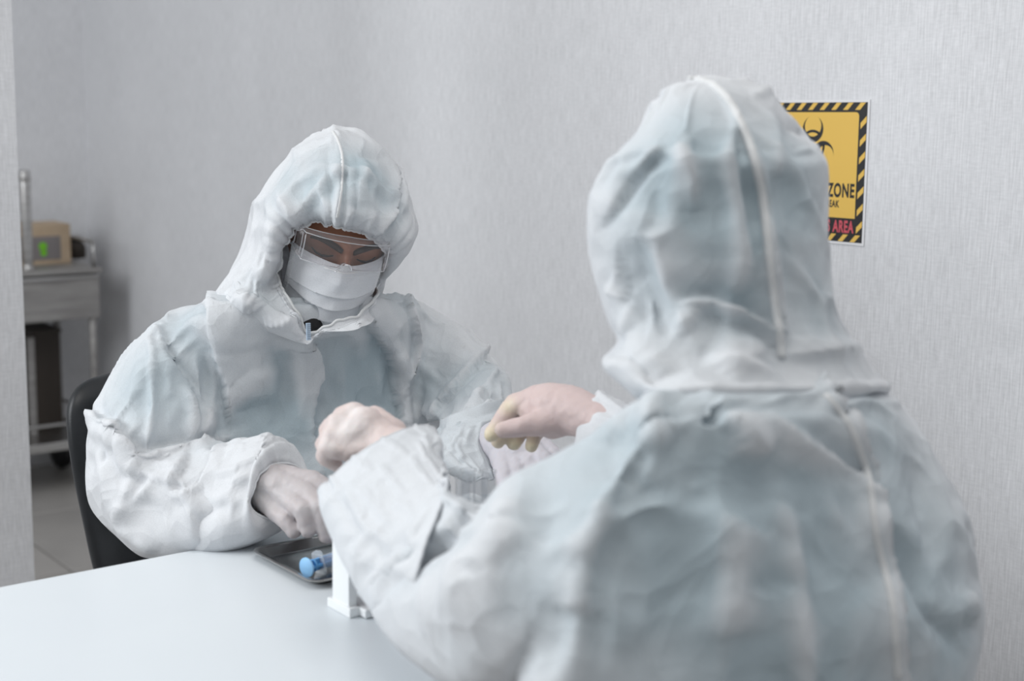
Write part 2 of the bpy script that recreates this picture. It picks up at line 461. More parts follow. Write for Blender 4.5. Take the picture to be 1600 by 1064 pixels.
def clear(name, tint=(1, 1, 1), haze=.05, gloss=1.0, ior=1.45, hazecol=(.85, .87, .9)):
    m = bpy.data.materials.new(name); m.use_nodes = True; N, L = m.node_tree.nodes, m.node_tree.links
    N.remove(N['Principled BSDF'])
    tr = N.new('ShaderNodeBsdfTransparent'); tr.inputs[0].default_value = (*tint, 1)
    gl = N.new('ShaderNodeBsdfGlossy'); gl.inputs['Roughness'].default_value = .04
    df = N.new('ShaderNodeBsdfDiffuse'); df.inputs[0].default_value = (*hazecol, 1)
    fr = N.new('ShaderNodeLayerWeight'); fr.inputs[0].default_value = .5
    pw = N.new('ShaderNodeMath'); pw.operation = 'POWER'; pw.inputs[1].default_value = 3.5; L.new(fr.outputs['Facing'], pw.inputs[0])
    mu = N.new('ShaderNodeMath'); mu.operation = 'MULTIPLY_ADD'; mu.inputs[1].default_value = .55*gloss; mu.inputs[2].default_value = .03
    L.new(pw.outputs[0], mu.inputs[0])
    a = N.new('ShaderNodeMixShader'); a.inputs[0].default_value = haze; L.new(tr.outputs[0], a.inputs[1]); L.new(df.outputs[0], a.inputs[2])
    b = N.new('ShaderNodeMixShader'); L.new(mu.outputs[0], b.inputs[0]); L.new(a.outputs[0], b.inputs[1]); L.new(gl.outputs[0], b.inputs[2])
    L.new(b.outputs[0], N['Material Output'].inputs[0]); return m

def glove_mat(name, c1, c2, rough=.5):
    """c1 where the latex is tight on the skin, c2 where it stands loose (attribute 'loose')"""
    m = mat(name, c1, rough); N, L, b = nodes(m)
    b.inputs['Specular IOR Level'].default_value = .35
    b.inputs['Subsurface Weight'].default_value = .15; b.inputs['Subsurface Radius'].default_value = (.01, .006, .004)
    b.inputs['Subsurface Scale'].default_value = .5
    at = N.new('ShaderNodeAttribute'); at.attribute_name = 'loose'
    mx = N.new('ShaderNodeMix'); mx.data_type = 'RGBA'; mx.inputs[6].default_value = (*c1, 1); mx.inputs[7].default_value = (*c2, 1)
    L.new(at.outputs['Fac'], mx.inputs[0]); L.new(mx.outputs[2], b.inputs['Base Color'])
    tc = N.new('ShaderNodeTexCoord')
    mp = N.new('ShaderNodeMapping'); mp.inputs['Scale'].default_value = (1, 1.6, 1); L.new(tc.outputs['Object'], mp.inputs[0])
    n2 = N.new('ShaderNodeTexNoise'); n2.inputs['Scale'].default_value = 130; n2.inputs['Detail'].default_value = 4
    n2.inputs['Distortion'].default_value = .6; L.new(mp.outputs[0], n2.inputs['Vector'])
    bp = N.new('ShaderNodeBump'); bp.inputs['Strength'].default_value = .35; bp.inputs['Distance'].default_value = .0012
    L.new(n2.outputs[0], bp.inputs['Height']); L.new(bp.outputs[0], b.inputs['Normal'])
    return m

M_wall = wallpaper()
M_floor = noise_col(mat('floor_tile', (.42, .40, .38), .25), (.36, .345, .33), (.44, .42, .40), 2.2)
M_grout = mat('tile_grout', (.30, .29, .28), .8)
M_table = noise_col(mat('white_laminate', (.8, .82, .83), .38), (.665, .705, .74), (.685, .725, .755), 3)
M_suit = nonwoven('white_nonwoven_coverall')
M_seam = nonwoven('coverall_seam_tape', (.755, .765, .77), (.7, .74, .76))
M_mask = nonwoven('surgical_mask_cloth', (.86, .865, .88), (.7, .74, .8), 12, .12)
M_black = noise_col(mat('black_leather', (.008, .010, .013), .42), (.006, .008, .010), (.011, .013, .016), 30, bump=.4, bscale=420, dist=.0006)
M_blackp = mat('black_plastic', (.015, .016, .018), .45)
M_steel = noise_col(mat('brushed_stainless', (.55, .54, .53), .32, 1.0), (.42, .41, .40), (.60, .59, .58), 6, (1, 1, 8))
M_tray = noise_col(mat('tray_stainless', (.5, .5, .5), .2, 1.0), (.36, .35, .34), (.52, .52, .52), 26, (1, 1, 1), bump=.05, bscale=90)
M_trol = noise_col(mat('trolley_dull_steel', (.30, .29, .28), .5, .35), (.25, .24, .235), (.34, .33, .32), 7, (1, 1, 6))
M_white = mat('white_plastic', (.84, .86, .87), .4)
M_glass = clear('clear_glass', (.95, .955, .96), .07, 1.0, 1.5)
M_lens = clear('goggle_lens', (.93, .91, .92), .06, .7, 1.45)
M_frame = clear('clear_goggle_frame', (.92, .9, .9), .10, 1.3, 1.5)
M_edge = clear('goggle_rim_edge', (.9, .9, .9), .38, 1.6, 1.5)
M_blood = mat('red_liquid', (.42, .004, .02), .15)
M_orange = mat('orange_sample', (.85, .35, .2), .3)
M_blue = mat('blue_plunger_plastic', (.10, .33, .66), .35)
M_bluel = mat('pale_blue_plunger_disc', (.28, .55, .86), .4)
M_syr = clear('translucent_syringe_plastic', (.85, .9, .93), .25, 1.2, 1.45)
M_skin = noise_col(mat('brown_skin', (.3, .12, .07), .5), (.29, .125, .072), (.36, .16, .092), 22, bump=.25, bscale=260, dist=.0004)
nodes(M_skin)[2].inputs['Subsurface Weight'].default_value = .1
nodes(M_skin)[2].inputs['Subsurface Scale'].default_value = .01
M_hair = mat('black_brow_hair', (.035, .02, .016), .8)
M_zip = mat('pale_blue_zip', (.42, .52, .64), .5)
M_shirt = mat('dark_shirt', (.012, .011, .012), .8)
M_wire = mat('polished_wire', (.8, .8, .82), .12, 1.0)
M_g1 = glove_mat('grey_latex', (.50, .46, .465), (.62, .61, .62))
M_g2 = glove_mat('latex_over_skin', (.60, .48, .465), (.72, .65, .47))
M_g2b = glove_mat('latex_over_pink_skin', (.64, .53, .505), (.74, .70, .69))
M_g1b = glove_mat('lavender_latex', (.56, .54, .58), (.64, .63, .66))
M_card = noise_col(mat('tan_cardboard', (.5, .38, .26), .8), (.46, .35, .24), (.54, .42, .30), 14)
M_brown = mat('dark_brown_board', (.035, .026, .02), .6)
M_grey = mat('grey_print', (.22, .2, .2), .7)
M_green = mat('green_sticker', (.18, .55, .02), .5)
M_yellow = mat('sign_yellow', (.78, .50, .10), .55)
M_signb = mat('sign_black', (.012, .012, .014), .5)
M_paper = mat('sign_white_paper', (.78, .78, .80), .6)
M_red = mat('sign_red_print', (.60, .09, .12), .55)

# ------------------------------------------------------------------ room
WX, WY = 1.95, 5.0
def slab(name, c, size, m, kind='structure', parent=None):
    o = MB().box(c, size).build(name, m, parent); 
    if kind: o['kind'] = kind
    return o
slab('wall_right', (WX+.05, 2.2, 1.5), (.1, 6.2, 3.0), M_wall)
slab('wall_back', (.45, WY+.05, 1.5), (3.0, .1, 3.0), M_wall)
pe = P(36, 450, 2.78)
slab('wall_left', (pe[0]-.6, pe[1]+.06, 1.5), (1.2, .12, 3.0), M_wall)
# floor: slab with individual tiles
fl = slab('floor', (.5, 2.1, -.035), (3.0, 6.2, .05), M_grout)
tile_me = None
for i in range(5):
    for j in range(11):
        c = (-.7+.6*i, -.7+.6*j, -.0075)
        if tile_me is None:
            t = MB().box((0, 0, 0), (.594, .594, .015), bevel=.002).build('tile', M_floor); tile_me = t.data
        else:
            t = bpy.data.objects.new('tile', tile_me); col.objects.link(t)
        t.parent = fl; t.location = c
b = MB().box((WX-.006, 2.2, .05), (.012, 5.9, .1)).build('baseboard_right', M_white); b['kind'] = 'structure'

# ------------------------------------------------------------------ warning sign on the right wall
def sign():
    tr = T  # corner points lie on the wall plane x = WX
    def W(px, py):
        q = FW+RT*(px-800)/FPX-UP*(py-532)/FPX; return CAM+q*(WX-CAM[0])/q[0]
    a, b_ = W(1362, 157), W(1349, 386)
    y0, zt, zb = (a[1]+b_[1])/2, a[2], b_[2]
    H = zt-zb; yc = W(1271, 230)[1]; Wd = 2*(yc-y0)
    root = empty('warning_sign', (WX-.001, yc, (zt+zb)/2),
                 'yellow and black striped biohazard warning sign taped to the wall', 'sign')
    zc = (zt+zb)/2; tilt = math.radians(.8)
    def pt(u, v, dpt):     # u rightwards as seen (towards -y), v up, metres from centre
        uu = u*math.cos(tilt)-v*math.sin(tilt); vv = u*math.sin(tilt)+v*math.cos(tilt)
        return (WX-.001-dpt, yc-uu, zc+vv)
    def poly(lst, d0, d1, name, m):
        mb = MB()
        for pl in lst:
            n = len(pl); V = [pt(u, v, d1) for u, v in pl]+[pt(u, v, d0) for u, v in pl]
            F = [list(range(n))[::-1], list(range(n, 2*n))]+[[k, (k+1) % n, n+(k+1) % n, n+k] for k in range(n)]
            mb.add(*fix_normals(V, F))
        return mb.build(name, m, root)
    hw, hh = Wd/2, H/2
    rect = lambda w_, h_, cx=0, cy=0: [(cx-w_, cy-h_), (cx+w_, cy-h_), (cx+w_, cy+h_), (cx-w_, cy+h_)]
    poly([rect(hw, hh)], 0, .0008, 'paper_sheet', M_paper)
    mg = .0045; bw = .0155
    W2, H2 = hw-mg, hh-mg
    poly([rect(W2, H2)], .0008, .0012, 'black_border', M_signb)
    def stripe_clip(x0, x1, yA, yB, sl):
        return [(x0, yA), (x1, yA), (x1+sl, yB), (x0+sl, yB)]
    st = []
    n = 9; step = 2*W2/n
    for k in range(n):
        x = -W2+k*step
        st.append(stripe_clip(x, x+step*.40, H2-bw*.82, H2-.0005, bw*.75) if x+step*.4+bw*.75 < W2 else stripe_clip(x-step*.3, x+step*.1, H2-bw*.82, H2-.0005, bw*.75))
        st.append(stripe_clip(x, x+step*.40, -H2+.0005, -H2+bw*.82, bw*.75) if x+step*.4+bw*.75 < W2 else stripe_clip(x-step*.3, x+step*.1, -H2+.0005, -H2+bw*.82, bw*.75))
    n = 7; step = (2*H2-2*bw)/n
    for k in range(n):
        y = -H2+bw+k*step
        for x0 in (-W2+.0005, W2-bw*.82):
            st.append([(x0, y), (x0+bw*.78, y+bw*.75), (x0+bw*.78, y+bw*.75+step*.36), (x0, y+step*.36)])
    poly(st, .0012, .0015, 'hazard_stripes', M_yellow)
    # yellow panel with rounded corners
    iw, ih = W2-bw-.001, H2-bw-.001; yb = -ih+.024
    rr = .007; pl = []
    for cx, cy, a0 in ((iw-rr, ih-rr, 0), (-iw+rr, ih-rr, 90)):
        for k in range(6): q = math.radians(a0+18*k); pl.append((cx+rr*math.cos(q), cy+rr*math.sin(q)))
    pl += [(-iw, yb), (iw, yb)]
    poly([pl], .0012, .0015, 'yellow_panel', M_yellow)
    # biohazard symbol: three crescents, a broken ring, centre
    sy = .044; s = .046; cres = []
    for k in range(3):
        q = math.radians(90+120*k); 
        c = np.array([math.cos(q), math.sin(q)])
        for sgn in (1, -1):
            arc = []
            o1 = c*.62*s; r1 = .50*s; o2 = c*.74*s; r2 = .40*s
            A = np.linspace(q+math.pi, q+math.pi+sgn*math.radians(142), 18)
            B = np.linspace(q+math.pi, q+math.pi+sgn*math.radians(150), 18)
            out = [o1+r1*np.array([math.cos(t), math.sin(t)]) for t in A]
            inn = [o2+r2*np.array([math.cos(t), math.sin(t)])*1.0 for t in B]
            tip = o1+r1*1.12*np.array([math.cos(A[-1]+sgn*.1), math.sin(A[-1]+sgn*.1)])
            for i in range(17):
                cres.append([tuple(out[i]+[0, sy]), tuple(out[i+1]+[0, sy]), tuple(inn[i+1]+[0, sy]), tuple(inn[i]+[0, sy])])
    poly(cres, .0015, .0017, 'biohazard_symbol', M_signb)
    ring = []
    for k in range(3):
        q0 = -30+120*k
        for i in range(10):
            t0, t1 = math.radians(q0-34+6.8*i), math.radians(q0-34+6.8*(i+1))
            ring.append([(r_*math.cos(t), r_*math.sin(t)+sy) for r_, t in ((.50*s, t0), (.50*s, t1), (.60*s, t1), (.60*s, t0))])
    poly(ring, .0015, .0017, 'biohazard_ring', M_signb)
    def text(body, u_right, v_base, height, wscale, m, name, bold=.03):
        cu = bpy.data.curves.new(name, 'FONT'); cu.body = body; cu.align_x = 'RIGHT'; cu.size = height/.7
        cu.space_character = 1.12; cu.offset = bold*cu.size; cu.extrude = .0001
        t = bpy.data.objects.new('t', cu); col.objects.link(t)
        dg = bpy.context.evaluated_depsgraph_get(); me = t.evaluated_get(dg).to_mesh()
        V = [pt(u_right+v.co.x*wscale, v_base+v.co.y, .0016+v.co.z) for v in me.vertices]
        F = [list(p.vertices) for p in me.polygons]
        t.evaluated_get(dg).to_mesh_clear(); bpy.data.objects.remove(t)
        link(name, V, F, m, root, False)
    text('ZONE', iw-.003, yb+.036, .0225, .62, M_signb, 'lettering', .035)
    text('REAK', iw-.035, yb+.018, .0115, .66, M_signb, 'lettering')
    text('S AREA', iw-.002, yb-.024, .0195, .60, M_red, 'lettering', .035)
sign()

# ------------------------------------------------------------------ table
tb = empty('table', (.85, 1.35, 0), 'white laminate table between the two people', 'table')
YF, YN = 1.632, 1.075
MB().box((.65, (YF+YN)/2, .735), (1.6, YF-YN, .03), bevel=.003).build('tabletop', M_table, tb)
for x in (-.1, 1.4):
    for y in (YF-.04, YN+.04):
        MB().box((x, y, .36), (.04, .04, .72), bevel=.003).build('leg', M_white, tb)
MB().box((.65, YF-.04, .69), (1.46, .02, .06)).build('apron', M_white, tb)

# ------------------------------------------------------------------ chair of the left person
def chair():
    root = empty('office_chair', (1.034, 2.0, 0), 'black leather chair behind the left person in white coverall', 'chair')
    # curved padded back: rings up its height
    rings = []; V = []; F = []; n = 48
    zs = [.44, .5, .58, .66, .73, .79, .835, .862, .876, .881]
    W_ = [.185, .20, .222, .235, .243, .247, .243, .228, .20, .15]
    yo = [0, .0, .01, .02, .035, .045, .055, .06, .064, .066]
    st = catmull(np.array([zs, W_, yo]).T, 46, arc=False)
    for z, hw, y in st:
        thk = .032 if z < .85 else max(.006, .032*math.sqrt(max(0, (.883-z)/.033)))
        for k in range(n):
            q = 2*math.pi*k/n; c, s = math.cos(q), math.sin(q)
            x = hw*np.sign(c)*abs(c)**.5; yy = thk*np.sign(s)*abs(s)**.8
            V.append((1.034+x, 2.135+y-.9*x*x+yy, z))
    m = len(st)
    for i in range(m-1):
        for k in range(n): F.append([i*n+k, i*n+(k+1) % n, (i+1)*n+(k+1) % n, (i+1)*n+k])
    F.append(list(range(n))[::-1]); F.append([(m-1)*n+k for k in range(n)])
    link('backrest', V, F, M_black, root)
    MB().box((1.034, 1.94, .435), (.46, .42, .07), bevel=.03).build('seat', M_black, root, True)
    MB().tube([(1.034, 2.12, .42), (1.034, 2.175, .44), (1.034, 2.18, .5)], .02).build('back_bracket', M_blackp, root, True)
    MB().tube([(1.034, 1.94, .4), (1.034, 1.94, .1)], .025).build('gas_post', M_steel, root, True)
    for k in range(5):
        q = 2*math.pi*k/5+.3; e = np.array([math.cos(q), math.sin(q), 0])*.27
        c = np.array([1.034, 1.94, 0])
        lg = MB().tube([c+[0, 0, .11], c+e+[0, 0, .075]], [.025, .016]).build('leg', M_blackp, root, True)
        MB().lathe([(.005, -.016), (.026, -.014), (.027, 0), (.026, .014), (.005, .016)], c+e+[0, 0, .028], (-math.sin(q), math.cos(q), 0), 20).build('caster', M_blackp, lg, True)
chair()
st_ = empty('stool', (1.05, .82, 0), 'black stool under the person seen from behind', 'stool')
MB().lathe([(.05, .42), (.17, .425), (.18, .44), (.175, .46), (.05, .465)], (1.05, .82, 0)).build('seat', M_black, st_, True)
MB().tube([(1.05, .82, .42), (1.05, .82, .03)], .022).build('post', M_steel, st_, True)
MB().lathe([(.2, 0), (.21, .01), (.05, .03)], (1.05, .82, 0)).build('base', M_steel, st_, True)

# ------------------------------------------------------------------ steel trolley in the far corner
def trolley():
    def W(px, py, y):
        q = FW+RT*(px-800)/FPX-UP*(py-532)/FPX; return CAM+q*(y-CAM[1])/q[1]
    yf = 4.56
    tr_ = W(155, 418, yf); bt = W(155, 497, yf)
    x1 = tr_[0]; x0 = x1-.62; zt = tr_[2]; zb = bt[2]; yb = yf+.38
    root = empty('instrument_trolley', ((x0+x1)/2, (yf+yb)/2, 0), 'dull stainless steel trolley with drawer in the far corner', 'trolley')
    xc, yc = (x0+x1)/2, (yf+yb)/2
    MB().box((xc, yc, zt-.008), (x1-x0+.015, yb-yf+.015, .016), bevel=.003).build('top_shelf', M_trol, root)
    dr = MB().box((xc, yc-.002, (zt+zb)/2-.01), (x1-x0, yb-yf-.01, zt-zb-.022), bevel=.003).build('drawer', M_trol, root)
    MB().box((xc, yf-.004, zt-.026), (x1-x0-.01, .012, .008)).build('drawer_lip', M_steel, dr)
    # rails
    zr = zt+.085
    rail = MB().tube([(x0, yf+.02, zt), (x0, yf+.02, zr), (x0, yb-.02, zr), (x1-.01, yb-.02, zr), (x1-.01, yf+.02, zr), (x1-.01, yf+.02, zt)], .006, 8)
    rail.tube([(x1-.01, yb-.02, zt), (x1-.01, yb-.02, zr)], .006, 8); rail.tube([(x0, yb-.02, zt), (x0, yb-.02, zr)], .006, 8)
    rail.tube([(x0, yf+.02, zt+.05), (x0, yb-.02, zt+.05), (x1-.01, yb-.02, zt+.05)], .004, 8)
    rail.build('guard_rail', M_steel, root, True)
    zs = W(98, 690, yf)[2]
    for x in (x0+.02, x1-.02):
        for y in (yf+.02, yb-.02):
            lg = MB().tube([(x, y, zt-.02), (x, y, .12)], .0125, 12).build('leg', M_trol, root, True)
            MB().lathe([(.01, -.014), (.05, -.013), (.055, -.008), (.055, .008), (.05, .013), (.01, .014)], (x, y, .056), (1, .3, 0), 28).build('caster', M_blackp, lg, True)
            MB().box((x, y, .105), (.03, .05, .03)).build('caster_fork', M_steel, lg)
    MB().box((xc, yc, zs-.015), (x1-x0, yb-yf, .03), bevel=.003).build('bottom_shelf', M_steel, root)
    r2 = MB().tube([(x0, yf, zs+.06), (x1, yf, zs+.06)], .006, 8); r2.tube([(x1, yf, zs+.06), (x1, yb, zs+.06), (x0, yb, zs+.06)], .006, 8)
    r2.build('lower_rail', M_steel, root, True)
    # carton with green sticker on top
    c = W(72, 400, yf+.16); bx = empty('cardboard_box', (c[0], c[1], zt), 'tan cardboard box with grey print and green dot on the trolley', 'box')
    h = .135; w_ = .30
    MB().box((c[0]-.06, yf+.24, zt+h/2), (w_, .14, h), bevel=.002).build('carton', M_card, bx)
    q0 = W(66, 400, yf+.168); 
    MB().box((q0[0]-.01, yf+.1695, zt+.055), (.15, .001, .08)).build('label_panel', M_grey, bx)
    q1 = W(67, 385, yf+.168)
    MB().lathe([(.014, 0), (.014, .001)], (q1[0], yf+.1675, q1[2]), (0, -1, 0), 20).build('sticker', M_green, bx, label='green dot sticker')
    MB().lathe([(.011, 0), (.011, .001)], (q1[0]+.002, yf+.1675, q1[2]-.022), (0, -1, 0), 20).build('sticker', M_green, bx, label='small green sticker')
    # upright steel tube
    a = W(44, 413, yf+.05); tp = W(40, 266, yf+.05)
    ft = empty('steel_tube', (a[0], a[1], zt), 'tall upright steel tube standing on the trolley', 'tube')
    MB().lathe([(.022, 0), (.022, .004), (.014, .008), (.0165, .02), (.0175, tp[2]-zt-.01), (.015, tp[2]-zt)], (a[0], a[1], zt), (0, 0, 1), 24).build('shaft', M_steel, ft, True)
    MB().lathe([(.0178, tp[2]-zt-.035), (.019, tp[2]-zt-.03), (.019, tp[2]-zt-.02), (.0178, tp[2]-zt-.015)], (a[0], a[1], zt), (0, 0, 1), 24).build('collar', M_steel, ft, True)
    # small dark jar by the rail
    c = W(118, 395, yf+.3)
    jr = empty('dark_jar', (c[0], c[1], zt), 'small dark brown jar beside the rail of the trolley', 'jar')
    MB().lathe([(.02, 0), (.035, .004), (.036, .04), (.03, .055), (.02, .06)], (c[0], c[1], zt)).build('body', M_brown, jr, True)
    MB().lathe([(.021, .058), (.023, .06), (.023, .076), (.019, .079)], (c[0], c[1], zt)).build('lid', M_blackp, jr, True)
    # things on the lower shelf
    ca = empty('storage_box', ((x0+x1)/2, yb-.12, zs), 'dark brown box standing upright on the lower trolley shelf', 'box')
    xa = W(55, 600, yf+.2)[0]; xb_ = W(96, 600, yf+.2)[0]
    MB().box(((xa+xb_)/2, yf+.28, zs+.17), (xb_-xa, .16, .34), bevel=.003).build('carton', M_brown, ca)
    MB().box(((xa+xb_)/2, yf+.28, zs+.343), (xb_-xa+.01, .17, .012)).build('lid', M_brown, ca)
    pa = empty('grey_folder', (xa-.05, yf+.1, zs), 'light grey panel leaning beside the dark box on the shelf', 'folder')
    x2 = W(50, 600, yf+.1)[0]; x3 = W(60, 600, yf+.1)[0]
    MB().box(((x2+x3)/2, yf+.13, zs+.17), (x3-x2, .02, .34), bevel=.004).build('cover', M_trol, pa)
    MB().box(((x2+x3)/2, yf+.142, zs+.17), (x3-x2-.01, .006, .33)).build('pages', M_white, pa)
trolley()

# ------------------------------------------------------------------ tray, syringes, rack and tubes
def tray():
    x0, x1, y0, y1, z = .806, 1.09, 1.405, 1.562, .7505
    root = empty('instrument_tray', ((x0+x1)/2, (y0+y1)/2, z), 'shallow stainless steel instrument tray on the white table', 'tray')
    def rr(ins, r, n=8):
        pts = []
        for cx, cy, a in ((x1-ins-r, y1-ins-r, 0), (x0+ins+r, y1-ins-r, 90), (x0+ins+r, y0+ins+r, 180), (x1-ins-r, y0+ins+r, 270)):
            for k in range(n+1): q = math.radians(a+90*k/n); pts.append((cx+r*math.cos(q), cy+r*math.sin(q)))
        return pts
    prof = [(.014, 0.0, .010), (.012, 0.0005, .011), (.005, .0125, .014), (.001, .0145, .016), (0, .0135, .017), (0.0003, .012, .017),
            (.001, .013, .016), (.005, .011, .014)]
    prof = [(.020, 0.0, .010), (.014, .0005, .012), (.004, .0105, .016), (.0, .0115, .018), (-.0015, .0105, .018), (-.001, .0092, .018),
            (.0015, .0100, .017), (.0055, .0095, .015), (.0145, .0016, .011), (.020, .0014, .010)]
    V = []; F = []
    for ins, h, r in prof: V += [(a, b_, z+h) for a, b_ in rr(ins, r)]
    n = len(rr(0, .01)); m = len(prof)
    # first ring underside, last ring inner floor
    for i in range(m-1):
        for k in range(n): F.append([i*n+k, i*n+(k+1) % n, (i+1)*n+(k+1) % n, (i+1)*n+k])
    F.append(list(range(n))[::-1]); F.append([(m-1)*n+k for k in range(n)])
    V, F = fix_normals(V, F)
    MBo = MB().add(V, F).build('tray_pan', M_tray, root, True)
    autosmooth(MBo, 50)
    # syringes: plunger end towards the camera
    def syringe(p, d, label):
        d = unit(np.array([d[0], d[1], 0.0])); p = np.array(p)
        r = empty('syringe', tuple(p), label, 'syringe', 'blue plunger syringes in the steel tray')
        MB().lathe([(.0115, 0), (.0122, .0006), (.0122, .0022), (.0115, .0028)], p, d, 36).build('thumb_disc', M_bluel, r, True, 'pale blue round disc')
        pl = MB()
        side = np.array([-d[1], d[0], 0])
        rot = np.stack([d, side, [0, 0, 1]], 1)
        pl.box(p+d*.024, (.046, .0145, .003), rot); pl.box(p+d*.024, (.046, .003, .0145), rot)
        pl.lathe([(.0075, .010), (.0078, .0105), (.0078, .0125), (.0075, .013)], p, d, 24)
        pl.lathe([(.0072, .046), (.0072, .052)], p, d, 24)
        pl.build('plunger_rod', M_blue, r)
        # barrel with flange
        V_ = []
        MB().lathe([(.0078, .022), (.0088, .022), (.0088, .110), (.004, .113), (.002, .125), (.0015, .125), (.0015, .113), (.0078, .109)], p, d, 32).build('barrel', M_syr, r, True)
        f = MB(); N_ = 36; pts0 = []
        fl_ = []
        for k in range(N_):
            q = 2*math.pi*k/N_; a = .0165*math.cos(q); b__ = .0165*math.sin(q)
            b__ = max(-.0098, min(.0098, b__)) if True else b__
            fl_.append((a, b__))
        ax = unit(side*.35+np.array([0, 0, .94])); ay = np.cross(d, ax)
        V2 = [p+d*.021+ax*a+ay*b__ for a, b__ in fl_]+[p+d*.0225+ax*a+ay*b__ for a, b__ in fl_]
        F2 = [list(range(N_))[::-1], list(range(N_, 2*N_))]+[[k, (k+1) % N_, N_+(k+1) % N_, N_+k] for k in range(N_)]
        f.add(*fix_normals(V2, F2)); f.build('finger_flange', M_syr, r)
    a = T(478, 887, z+.014); syringe((a[0], a[1], z+.014), (.97, .22), 'front syringe in the tray with pale blue thumb disc')
    b2 = T(505, 868, z+.014); syringe((b2[0]+.036, b2[1]+.014, z+.014), (.97, .22), 'rear syringe in the tray behind the white rack post')
tray()

def tube_rack():
    x0, x1 = .797, .995; y0, y1 = 1.296, 1.352; z = .75
    yc = (y0+y1)/2
    root = empty('test_tube_rack', ((x0+x1)/2, yc, z), 'white plastic test tube rack under the near forearm', 'rack')
    for x in (x0+.006, x1-.006):
        p_ = MB().box((x, yc+.004, z+.055), (.011, .036, .098), bevel=.0012).build('end_post', M_white, root)
        MB().box((x, yc+.004, z+.0055), (.017, .050, .011), bevel=.0015).build('foot', M_white, p_)
        MB().box((x, yc+.004, z+.1), (.015, .040, .007), bevel=.001).build('cap', M_white, p_)
    MB().box(((x0+x1)/2+.004, yc-.008, z+.006), (x1-x0-.012, .052, .010), bevel=.0015).build('base_plate', M_white, root)
    # perforated upper plates
    for h in (.050, .096):
        mb = MB(); xs = []
        xa = x0+.012
        rows = (yc-.012, yc+.017)
        # strips around square holes
        mb.box(((x0+x1)/2, yc-.027, z+h), (x1-x0-.02, .006, .004)); mb.box(((x0+x1)/2, yc+.0025, z+h), (x1-x0-.02, .009, .004)); mb.box(((x0+x1)/2, yc+.031, z+h), (x1-x0-.02, .006, .004))
        for k in range(7):
            xx = x0+.0165+.031*k
            if xx < x1-.01: mb.box((xx, yc+.002, z+h), (.010, .062, .004))
        mb.build('hole_plate', M_white, root)
    spots = [(x0+.026, yc-.016, .9), (.856, 1.339, 0), (.945, 1.339, 0), (.949, 1.3035, .18), (.9745, 1.3275, 0), (.9705, 1.298, 0), (.9905, 1.309, 0)]
    lab = {0: 'glass test tube filled with red liquid in the near end of the rack',
           1: 'empty clear glass test tube second along the white rack', 2: 'empty clear glass test tube standing apart, left of the rear cluster',
           3: 'glass test tube holding a little orange liquid', 4: 'clear glass test tube just behind the orange one, highest rim',
           5: 'clear glass test tube right of the orange sample tube', 6: 'clear glass test tube farthest right in the rack'}
    for i, (x, y, fill) in enumerate(spots):
        zb = z+.0125; Ht = .128 if i else .075
        r = empty('test_tube', (x, y, zb), lab[i], 'test tube', 'glass test tubes in the white rack')
        R_ = .0088
        outer = [(.001, 0)]+[(R_*math.sin(q), R_*(1-math.cos(q))) for q in np.linspace(.2, math.pi/2, 6)]+[(R_, Ht-.004), (R_+.0012, Ht-.002), (R_+.0012, Ht), (R_-.0008, Ht)]
        inner = [(R_-.0012, Ht-.004), (R_-.0012, R_), (.001, .0015)]
        MB().lathe(outer+inner, (x, y, zb), (0, 0, 1), 32).build('glass', M_glass, r, True)
        if fill or i == 0:
            hh = .06 if i == 0 else .085
            MB().lathe([(.001, .0018), (.005, .003), (R_-.0016, R_), (R_-.0016, hh)], (x, y, zb), (0, 0, 1), 28).build('liquid', M_blood if i == 0 else M_orange, r, True)
        if i == 0:
            MB().lathe([(R_, Ht-.012), (R_+.002, Ht-.012), (R_+.002, Ht+.006), (R_-.001, Ht+.008)], (x, y, zb), (0, 0, 1), 28).build('stopper', M_blackp, r, True)
tube_rack()
#PEOPLE
# ------------------------------------------------------------------ left person (seated behind the table, facing the camera)
person_a = empty('person', (1.02, 1.86, 0), 'seated person in white hooded coverall, goggles and face mask, looking down', 'person')
person_b = empty('person', (1.05, .86, 0), 'seated person in white hooded coverall seen from behind, reaching over the table', 'person')

def legs(cx, y0, sgn, z=.565):
    """thighs go under the table, shins down, covered shoes; sgn: facing direction along y"""
    out = []
    for s in (-1, 1):
        x = cx+s*.10
        pts = [((x, y0, z), .095), ((x, y0+sgn*.36, z+.005), .078), ((x, y0+sgn*.40, z-.03), .072), ((x, y0+sgn*.40, .12), .055)]
        out += capsule_chain(pts)
        out += capsule_chain([((x, y0+sgn*.38, .048), .045), ((x, y0+sgn*.56, .043), .038)])
    return out

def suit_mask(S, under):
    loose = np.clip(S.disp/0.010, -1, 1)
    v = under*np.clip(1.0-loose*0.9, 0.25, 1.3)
    return v

